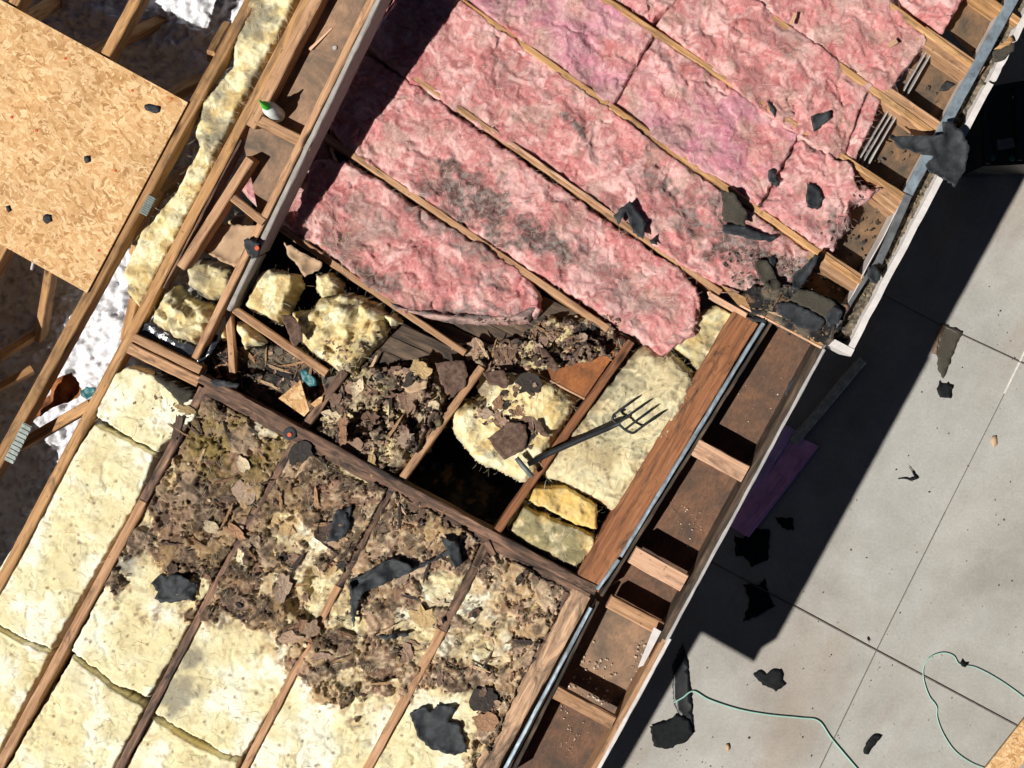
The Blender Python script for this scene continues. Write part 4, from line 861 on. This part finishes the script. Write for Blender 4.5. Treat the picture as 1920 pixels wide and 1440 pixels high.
scrap([(913,822),(945,800),(950,790),(985,795),(990,820),(982,845),(960,855),(945,862),(930,845)], 'dark brown burnt paper piece on the thick yellow batt', mat='pulp', off=.012, seed=43, name='burnt_paper', cat='burnt paper')
scrap([(1000,790),(1012,788),(1022,805),(1034,820),(1018,818),(1005,808)], 'small brown burnt leaf on the thick yellow batt', mat='pulp', off=.01, seed=44, name='burnt_paper', cat='burnt paper')
scrap([(905,698),(945,694),(955,720),(950,728),(918,722)], 'brown rectangle of burnt paper at the top of the thick batt', mat='pulp', z=.02, seed=45, name='burnt_paper', cat='burnt paper')
scrap([(815,680),(870,675),(878,700),(870,728),(842,750),(828,720)], 'wide brown burnt paper slab beside the short joist', mat='pulp', z=-.0, seed=46, name='burnt_paper', cat='burnt paper')
scrap([(738,695),(780,690),(806,700),(800,728),(770,738),(745,720)], 'pinkish brown burnt slab in the debris bay', mat='kraft', z=-.02, seed=47, fold=.02, name='burnt_paper', cat='burnt paper')
scrap([(668,852),(700,828),(745,830),(742,855),(700,885),(680,880)], 'dark burnt flap low in the debris bay', mat='pulp', z=-.05, seed=48, fold=.02, name='burnt_paper', cat='burnt paper')
scrap([(1010,648),(1030,660),(1050,690),(1044,698),(1030,690),(1014,665)], 'dark curled bark strip on the orange plywood triangle', mat='pulp', z=.0, seed=49, name='burnt_paper', cat='burnt paper')

# more debris: flakes as one mass
def flakes(name, zones, mat, seed, pal, smin=3, smax=12, lift=.003, zfix=None):
    rs = random.Random(seed); V = []; F = []; C = []
    for poly, cnt, keep in zones:
        xs = [p[0] for p in poly]; ys = [p[1] for p in poly]; X = np.array([rs.uniform(min(xs), max(xs)) for _ in range(cnt*4)]); Y = np.array([rs.uniform(min(ys), max(ys)) for _ in range(cnt*4)])
        d = sdf(X, Y, poly); nz = fbm(X/45., Y/45., seed, 3); ok = [i for i in range(len(X)) if d[i] > 0 and nz[i] > keep][:cnt]
        for i in ok:
            px, py = X[i], Y[i]; s = (smin+(smax-smin)*rs.random()**2.6)*S*.5
            z = (surf(px, py) if zfix is None else zfix)+lift+s*.25*rs.random(); c = P(px, py, z)
            m = rs.choice((4, 5, 6)); a0 = rs.random()*6.28; el = rs.uniform(.35, 1); ta, tb = rs.uniform(-.5, .5), rs.uniform(-.5, .5); rot = rs.random()*6.28
            k = len(V); th = .0012+s*.12; col = rs.choice(pal); f = rs.uniform(.7, 1.25); col = tuple(min(1, q*f) for q in col)
            for lay in (0, 1):
                for j in range(m):
                    a = a0+6.283*j/m+rs.uniform(-.25, .25)*(1-lay); r = s*rs.uniform(.65, 1.1)
                    u = r*math.cos(a); v = r*math.sin(a)*el; x = u*math.cos(rot)-v*math.sin(rot); y = u*math.sin(rot)+v*math.cos(rot)
                    if lay: x, y = V[k+j][0]-c.x, V[k+j][1]-c.y
                    V.append((c.x+x, c.y+y, c.z+x*ta+y*tb-th*lay)); C.append(col)
            F.append(tuple(range(k, k+m))); F += [(k+j, k+m+j, k+m+(j+1) % m, k+(j+1) % m) for j in range(m)]
    me = bpy.data.meshes.new(name); me.from_pydata(V, [], F); setcol(me, np.array(C))
    return T(link(name, me, M[mat]), kind='stuff')
def bigflakes(name, zones, mat, seed, pal, smin=8, smax=24, emin=.35, emax=.9):
    rs = random.Random(seed); V = []; F = []; C = []
    for poly, cnt, keep in zones:
        xs = [p[0] for p in poly]; ys = [p[1] for p in poly]; X = np.array([rs.uniform(min(xs), max(xs)) for _ in range(cnt*5)]); Y = np.array([rs.uniform(min(ys), max(ys)) for _ in range(cnt*5)])
        d = sdf(X, Y, poly); nz = fbm(X/55., Y/55., 2, 3); ok = [i for i in range(len(X)) if d[i] > 6 and nz[i] > keep][:cnt]
        for i in ok:
            px, py = X[i], Y[i]; R_ = smin+(smax-smin)*rs.random()**1.7; el = rs.uniform(emin, emax); rot = rs.random()*6.28
            m = rs.randint(13, 20); k0 = len(V); z0 = surf(px, py); c = P(px, py, z0); col = np.array(rs.choice(pal))*rs.uniform(.75, 1.2); cur = rs.uniform(-.2, .9); ca = rs.random()*6.28
            rings = [1., .62, .25]; rad = [rs.uniform(.5, 1.15) if rs.random() < .6 else rs.uniform(.8, .95) for _ in range(m)]
            pts = []
            for q in rings:
                for j in range(m):
                    a = 6.283*j/m; u = R_*q*(rad[j] if q == 1 else (rad[j]+.2)*.85)*math.cos(a); v = R_*q*(rad[j] if q == 1 else (rad[j]+.2)*.85)*math.sin(a)*el
                    x = u*math.cos(rot)-v*math.sin(rot); y = u*math.sin(rot)+v*math.cos(rot); bend = (x*math.cos(ca)+y*math.sin(ca))/R_
                    pts.append((x, y, .006+cur*.022*bend*bend+rs.uniform(-.0012, .0012)+.3*(max(0, surf(px+x, py+y)-z0))))
            for lay in (0, 1):
                for (x, y, zz) in pts:
                    V.append((c.x+x*S, c.y-y*S, c.z+zz-.0022*lay)); C.append(tuple(np.clip(col*rs.uniform(.85, 1.15), 0, 1)))
            n2 = len(pts)
            for lay in (0, 1):
                o = k0+lay*n2
                for r in range(2):
                    for j in range(m):
                        q = (o+r*m+j, o+r*m+(j+1) % m, o+(r+1)*m+(j+1) % m, o+(r+1)*m+j); F.append(q if lay else tuple(reversed(q)))
                F.append(tuple(o+2*m+j for j in range(m)) if lay else tuple(o+2*m+j for j in reversed(range(m))))
            F += [(k0+j, k0+(j+1) % m, k0+n2+(j+1) % m, k0+n2+j) for j in range(m)]
    me = bpy.data.meshes.new(name); me.from_pydata(V, [], F); setcol(me, np.array(C))
    return T(link(name, me, M[mat]), kind='stuff')
BR = [(.17,.10,.07),(.26,.165,.115),(.10,.065,.05),(.36,.24,.165),(.05,.04,.035),(.21,.135,.10)]
flakes('burnt_flakes', [(CRUSTP, 1000, .44)], 'crust', 5, BR+[(.5,.38,.26),(.62,.5,.34),(.4,.26,.15)], 1.5, 9)
bigflakes('burnt_paper_scraps', [(CRUSTP, 62, .40), ([(640,690),(840,670),(830,800),(700,880),(600,810)], 46, .2), ([(850,640),(1150,590),(1180,650),(1050,690),(900,690)], 34, .2), ([(900,710),(1000,710),(1010,840),(960,850),(900,800)], 12, .2)], 'crust', 6, BR+[(.42,.30,.22),(.30,.20,.15),(.46,.32,.16),(.56,.45,.30),(.04,.035,.032),(.34,.19,.11)], 6, 34)
bigflakes('wood_splinters', [(CRUSTP, 110, .36), ([(640,690),(840,670),(830,800),(700,880),(600,810)], 26, .2), ([(820,600),(1150,590),(1180,650),(900,690)], 34, .2), ([(380,650),(560,650),(620,700),(560,780),(400,710)], 30, .2), ([(1400,540),(1590,575),(1560,640),(1430,590)], 22, .2)], 'crust', 21, [(.40,.24,.13),(.26,.15,.09),(.12,.08,.06),(.55,.38,.24),(.06,.045,.04)], 8, 34, .06, .16)
flakes('roofing_crumbs', [([(1340,470),(1500,480),(1600,560),(1565,640),(1400,580)], 420, .2), ([(1600,340),(1700,370),(1610,545),(1500,500)], 160, .2), ([(1660,210),(1760,150),(1760,260),(1600,360)], 60, .2)], 'crust', 23, [(.03,.028,.027),(.07,.06,.05),(.2,.13,.08),(.12,.10,.08)], 2, 12)
flakes('burnt_flakes', [([(640,690),(840,670),(830,800),(700,880),(590,800)], 500, .3), ([(840,640),(1150,590),(1180,660),(1050,700),(900,700)], 420, .3), ([(880,700),(1000,700),(1010,850),(930,850),(870,770)], 240, .45), ([(380,640),(620,660),(600,780),(400,710)], 260, .3), ([(600,640),(860,600),(860,690),(640,700)], 260, .3), ([(820,600),(1160,590),(1180,650),(900,690)], 500, .2), ([(250,730),(560,820),(900,1010),(1090,1110),(1070,1130),(540,840),(250,760)], 260, .2)], 'crust', 9, BR, 3, 14)
flakes('pale_crumbs', [([(1140,1130),(1240,1190),(1170,1340),(1060,1290)], 170, .5)], 'crust', 3, [(.62,.50,.38),(.50,.36,.26),(.7,.6,.5)], 2, 9, zfix=-.134)
flakes('pale_crumbs', [([(640,0),(740,20),(600,220),(540,200)], 0, .4), ([(1300,700),(1480,700),(1400,860),(1330,820)], 25, .4), ([(1240,930),(1340,960),(1290,1040)], 30, .4), ([(1030,1300),(1130,1350),(1050,1440)], 40, .4)], 'crust', 4, [(.62,.50,.38),(.50,.36,.26)], 2, 5, zfix=-.134)
flakes('yard_crumbs', [([(1500,1000),(1920,400),(1920,1440),(1130,1440)], 170, .2)], 'crust', 14, [(.07,.05,.04),(.25,.16,.09),(.04,.035,.03),(.45,.35,.2)], 2, 8, zfix=GZ+.002)
flakes('gutter_leaves', [([(1925,-20),(1950,0),(1600,640),(1575,630)], 420, .3)], 'crust', 15, [(.2,.15,.09),(.12,.09,.06),(.35,.26,.17),(.06,.05,.04)], 3, 8, zfix=-.055)

def fibres(name, zones, mat, seed, pal, label=None):
    rs = np.random.RandomState(seed); V = []; F = []; C = []
    for poly, cnt in zones:
        p = np.array(poly, float); x0, y0 = p.min(0); x1, y1 = p.max(0)
        X = rs.uniform(x0, x1, cnt); Y_ = rs.uniform(y0, y1, cnt); d = sdf(X, Y_, poly)
        for px, py in zip(X[d > 0], Y_[d > 0]):
            z = surf(px, py, -9)
            if z < -.2: continue
            L = rs.uniform(5, 24); a = rs.normal(.6, 1.1); cv = rs.uniform(-.5, .5); wd = rs.uniform(.16, .42)*S; x, y = px, py; pts = []
            zz = z+.0015
            for k in range(5):
                zk = max(surf(x, y, -9), zz-.004)+.0012+.003*math.sin(k*.78)*rs.rand(); pts.append((x, y, zk)); x += L/4*math.cos(a); y += L/4*math.sin(a); a += cv; zz = zk
            k0 = len(V); col = np.array(pal[rs.randint(len(pal))])*rs.uniform(.85, 1.12)
            for k, q in enumerate(pts):
                w_ = P(*q); t = wd*(1-abs(k-2)*.35); n_ = (-math.sin(a), -math.cos(a)); V += [(w_.x+n_[0]*t, w_.y+n_[1]*t, w_.z), (w_.x-n_[0]*t, w_.y-n_[1]*t, w_.z), (w_.x, w_.y, w_.z+t)]; C += [col]*3
                if k:
                    o = k0+3*k; F += [(o-3, o, o+2, o-1), (o-1, o+2, o+1, o-2), (o-2, o+1, o, o-3)]
    me = bpy.data.meshes.new(name); me.from_pydata(V, [], F); setcol(me, np.clip(np.array(C), 0, 1))
    return T(link(name, me, M[mat]), kind='stuff')
PKF = [(850,-40),(1740,-40),(1740,90),(1610,340),(1660,360),(1540,480),(1480,540),(1300,520),(1300,620),(1240,655),(990,500),(1000,590),(830,595),(700,540),(550,430)]
fibres('loose_pink_fibres', [(PKF, 19000)], 'fibre', 3, [(.80,.52,.47),(.86,.66,.6),(.6,.24,.22),(.45,.14,.14),(.72,.4,.36)])
fibres('loose_yellow_fibres', [([(0,780),(190,700),(390,740),(1080,1110),(920,1440),(0,1440)], 9000), ([(240,0),(560,0),(520,200),(760,620),(640,700),(240,640)], 8000), ([(840,760),(940,700),(1200,640),(1390,580),(1160,960),(1080,1060),(960,1000)], 4500)], 'fibre', 4, [(.88,.82,.6),(.8,.7,.42),(.6,.48,.26),(.9,.86,.7),(.4,.3,.18)])
# ------------------------------------------------ tools and small things
def tube(name, pts, rad, mat, parent=None, n=8, **kw):
    c = [Vector(p) for p in pts]; base = c[0].copy() if parent is None else Vector(parent.location); V = []; F = []
    r = rad if isinstance(rad, (list, tuple)) else [rad]*len(c)
    for i, p in enumerate(c):
        t = (c[min(i+1, len(c)-1)]-c[max(i-1, 0)]).normalized(); u = t.cross(Vector((0, 0, 1)))
        u = u.normalized() if u.length > 1e-4 else Vector((1, 0, 0)); v = t.cross(u)
        for k in range(n): V.append(p+(u*math.cos(6.2832*k/n)+v*math.sin(6.2832*k/n))*r[i]-base)
        if i:
            for k in range(n): F.append(((i-1)*n+k, (i-1)*n+(k+1) % n, i*n+(k+1) % n, i*n+k))
    F += [tuple(range(n)), tuple(range(len(c)*n-1, (len(c)-1)*n-1, -1))]
    me = bpy.data.meshes.new(name); me.from_pydata(V, [], F)
    for q in me.polygons: q.use_smooth = True
    o = link(name, me, mat)
    if parent is None: o.location = base; T(o, **kw)
    else: o.parent = parent
    return o
def smooth(pts, n=6):
    out = []; m = len(pts)
    for i in range(m-1):
        p0 = Vector(pts[max(i-1, 0)]); p1 = Vector(pts[i]); p2 = Vector(pts[i+1]); p3 = Vector(pts[min(i+2, m-1)])
        for k in range(n):
            t = k/n; out.append(.5*((2*p1)+(p2-p0)*t+(2*p0-5*p1+4*p2-p3)*t*t+(3*p1-p0-3*p2+p3)*t**3))
    out.append(Vector(pts[-1])); return out
fk = empty('garden_fork', P(1170, 800, .05), 'dark metal four tined fork lying on the yellow grey batt', 'garden fork')
FP = lambda x, y, z: P(640+x/3., 480+y/3., z)
tube('handle', [FP(1050,1172,.045), FP(1180,1105,.05), FP(1350,1030,.055), FP(1500,968,.055), FP(1570,940,.05)], [.010,.0115,.0115,.011,.007], M['forkmetal'], fk, 10)
tube('grip', [FP(985,1135,.045), FP(1020,1180,.047), FP(1075,1242,.047)], [.0095,.0105,.0095], M['darkmetal'], fk, 12)
tube('head', smooth([FP(1545,905,.048), FP(1530,880+20,.05), FP(1530,925,.05), FP(1570,955,.05), FP(1600,980,.05), FP(1640,995,.05), FP(1665,980,.048)], 5), .0052, M['forkmetal'], fk)
for a, b in (((1530,895),(1668,798)),((1558,942),(1728,820)),((1598,975),(1763,854)),((1655,988),(1808,884))):
    tube('tine', smooth([FP(*a, .05), FP((a[0]*2+b[0])/3, (a[1]*2+b[1])/3-3, .055), FP((a[0]+2*b[0])/3, (a[1]+2*b[1])/3-2, .052), FP(*b, .04)], 4), [.0048]*10+[.0038, .0028, .0015], M['forkmetal'], fk)
# bottle
bt = empty('squeeze_bottle', P(522, 216, RZ(216)-.07), 'milky squeeze bottle with green spout standing on the rake soffit', 'bottle')
def lathe(name, prof, mat, parent, lean=Vector((0, 0)), n=24, z0=0):
    V = []; F = []
    for i, (r, z) in enumerate(prof):
        for k in range(n): V.append((r*math.cos(6.2832*k/n)+lean.x*z, r*math.sin(6.2832*k/n)+lean.y*z, z))
        if i:
            for k in range(n): F.append(((i-1)*n+k, (i-1)*n+(k+1) % n, i*n+(k+1) % n, i*n+k))
    F += [tuple(reversed(range(n))), tuple(range(len(prof)*n-n, len(prof)*n))]
    me = bpy.data.meshes.new(name); me.from_pydata(V, [], F)
    for q in me.polygons: q.use_smooth = True
    o = link(name, me, mat); o.parent = parent; return o
ln = Vector((-.16, .05))
lathe('bottle_body', [(.022,0),(.027,.004),(.0285,.02),(.0285,.085),(.026,.1),(.017,.118),(.012,.124)], M['bottle'], bt, ln)
lathe('spout_cap', [(.0145,.120),(.0155,.135),(.0125,.150),(.0065,.166),(.0035,.195),(.0025,.205)], M['green'], bt, ln)
beam('wood_splinter',(580,93),(622,53),4.5,.006,RZ(80)-.066,RZ(60)-.066,'pale','thin pale splinter on the dusty soffit above the bottle','wood splinter',taper=.7)
disk('pebble', 628, 90, RZ(90)-.074, .009, .008, M['greypaint'], label='small pale pebble on the dusty soffit', cat='pebble')
beam('wood_splinter',(1484,46),(1492,24),6,.008,.03,.03,'pale','upper of two yellow wood chips on the pink batts','wood splinter')
beam('wood_splinter',(1666,86),(1682,76),9,.008,.03,.03,'pale','lower yellow wood chip on the pale pink batt end','wood splinter')
beam('metal_bracket',(61,490),(58,506),5,.02,-.01,-.03,'greypaint','small grey metal clip under the lower OSB edge','metal bracket')

# ------------------------------------------------ yard
gz = GZ+.004
G = 'dark scraps on the concrete'
Y = dict(mat='feltblack', z=gz, name='felt_scrap', cat='felt scrap', curl=.006, th=.002, rsol=7)
scrap(t9([(395,910),(440,890),(470,915),(490,895),(520,885),(550,888),(565,920),(560,950),(583,970),(525,1012),(495,990),(450,975)]), 'jagged black felt scrap on the sunny concrete below the eave', seed=60, **Y)
scrap(t9([(1020,1360),(1018,1330),(1030,1300),(1080,1250),(1120,1262),(1085,1310),(1045,1365)]), 'oblong black felt scrap near the bottom edge of the slab', seed=61, **Y)
scrap(t9([(1560,850),(1572,828),(1585,850),(1612,850),(1590,874),(1570,868)]), 'small black twisted scrap on the cable loop', seed=62, **Y)
scrap(t9([(340,618),(375,500),(340,405),(430,410),(465,370),(480,450),(520,530),(430,580)]), 'black felt sheet at the edge of the slab shadow', seed=63, **Y)
scrap(t9([(290,130),(300,250),(340,245),(390,310),(480,270),(490,100),(400,90),(340,150)]), 'black felt sheet in the slab shadow below the violet panels', seed=64, **Y)
scrap(t9([(520,30),(620,35),(625,105),(560,90)]), 'small black sheet in the slab shadow right of the violet panels', seed=65, **Y)
scrap(t9([(-60,860),(0,730),(30,860),(45,1000),(62,1242),(30,1250),(-50,1080)]), 'dark upright strip of roofing at the shadow edge, bottom', seed=66, **{**Y, 'mat': 'black'})
scrap([(1218,1362),(1250,1352),(1270,1340),(1292,1350),(1300,1376),(1285,1392),(1252,1404),(1225,1398)], 'rounded dark felt piece overlapping the roofing strip', seed=67, **{**Y, 'z': gz+.01})
scrap(t6([(1475,385),(1575,425),(1465,690),(1440,650),(1430,560),(1420,550)]), 'grey brown shingle lying on the sunny concrete', seed=68, **{**Y, 'mat': 'shingle'})
scrap(t6([(1455,378),(1478,380),(1440,480),(1430,555),(1403,548),(1420,480)]), 'brown strip along the left of the yard shingle', seed=69, **{**Y, 'mat': 'soffit3'})
scrap(t6([(1428,745),(1443,700),(1455,718),(1480,720),(1490,710),(1500,722),(1523,728),(1510,802),(1450,795)]), 'small black scrap below the yard shingle', seed=70, **Y)
scrap(t6([(1740,1015),(1765,1010),(1770,1060),(1750,1085),(1735,1050)]), 'tan torn paper scrap on the far slab', seed=71, **{**Y, 'mat': 'kraft'})
scrap(t6([(1268,1182),(1300,1215),(1328,1252),(1300,1262),(1212,1256),(1212,1252),(1305,1246)]), 'bent black wire like sliver on the slab', seed=72, **Y)
scrap(t9([(240,1310),(258,1305),(264,1340),(248,1352)]), 'tiny tan chip near the slab bottom', seed=73, **{**Y, 'mat': 'kraft'})
scrap(t9([(1035,705),(1045,708),(1055,730),(1042,722)]), 'thin black sliver beside the joint crossing', seed=74, **Y)
beam('plank',(1618,675),(1488,830),26,.03,GZ+.08,GZ+.08,'palegrey','narrow grey plank lying in the slab shadow','plank')
def panel(pts, ribs, mat, lab, z):
    r = empty('plastic_sheeting', P(*pts[0], GZ), lab, 'plastic panel', 'violet plastic panels')
    o = prism('sheet', pts, z, z-.02, M[mat]); o.parent = r; o.location = Vector(o.location)-r.location
    for a, b, w_ in ribs:
        q = beam('rib', a, b, w_, .012, z+.013, z+.013, mat, parent=r)
    return r
panel([(1474,797),(1491,806),(1512,830),(1400,985),(1366,985),(1340,990)], [((1484,815),(1380,985),5),((1470,850),(1395,960),5)], 'violet', 'blue violet ribbed plastic panel beside the fascia', GZ+.03)
panel([(1496,818),(1536,837),(1404,1008),(1366,985)], [((1528,842),(1396,1004),5),((1500,856),(1486,876),14),((1466,890),(1440,925),11),((1422,944),(1388,984),10)], 'magenta', 'plum coloured ribbed plastic panel with raised slots', GZ+.045)
# cables
def cable(pts, lab, mat, r=.0035): 
    tube('cable', smooth([tuple(P(x, y, gz+.006)) for x, y in pts], 8), r, M[mat], label=lab, cat='cable')
cable([(1262,1318),(1280,1308),(1300,1296),(1330,1312),(1385,1330),(1440,1340),(1500,1346),(1535,1352),(1560,1386),(1610,1445),(1640,1480)], 'pale green cable bending across the sunny concrete', 'mint', .0045)
cable([(1740,1236),(1752,1228),(1770,1224),(1788,1230),(1800,1246),(1830,1252),(1875,1276),(1925,1312),(1960,1345)], 'thin dark cable from the loop to the right edge', 'mint', .003)
cable([(1742,1234),(1732,1250),(1732,1275),(1742,1305),(1756,1325),(1757,1345),(1768,1375),(1790,1408),(1820,1430),(1850,1442)], 'thin dark cable loop hanging down to the OSB strip', 'mint', .003)
prism('osb_strip', [(1835,1456),(1925,1342),(1990,1262),(2050,1300),(1890,1460)], GZ+.03, GZ+.018, M['osb'], label='OSB sheet edge lying on the slab at the bottom right corner', cat='OSB sheet')
# dark equipment at the top right
eq = empty('power_unit', P(1880, 240, GZ), 'dark machine standing in the shade at the top right', 'machine')
def box(name, pts, z1, z0, mat):
    o = prism(name, pts, z1, z0, M[mat]); o.parent = eq; o.location = Vector(o.location)-eq.location; return o
box('housing', [(1838,165),(1925,150),(1990,160),(1985,305),(1842,312)], GZ+.42, GZ+.05, 'black')
box('top_frame', [(1846,172),(1854,172),(1858,306),(1850,306)], GZ+.46, GZ+.422, 'forkmetal')
box('top_frame', [(1904,160),(1912,160),(1918,300),(1910,300)], GZ+.46, GZ+.422, 'forkmetal')
box('label_plate', [(1898,180),(1912,178),(1913,183),(1899,185)], GZ+.426, GZ+.4225, 'greypaint')
box('cover', [(1870,262),(1900,258),(1904,276),(1872,280)], GZ+.445, GZ+.422, 'darkmetal')
for (x, y) in ((1861,296),(1898,297)):
    o = disk('dial', x, y, GZ+.424, .016, .01, M['teal']); o.parent = eq; o.location = Vector(o.location)-eq.location
for (x, y) in ((1850,318),(1930,318),(1850,170)):
    o = disk('wheel', x, y, GZ, .04, .06, M['black']); o.parent = eq; o.location = Vector(o.location)-eq.location
print('scene built', len(bpy.data.objects))
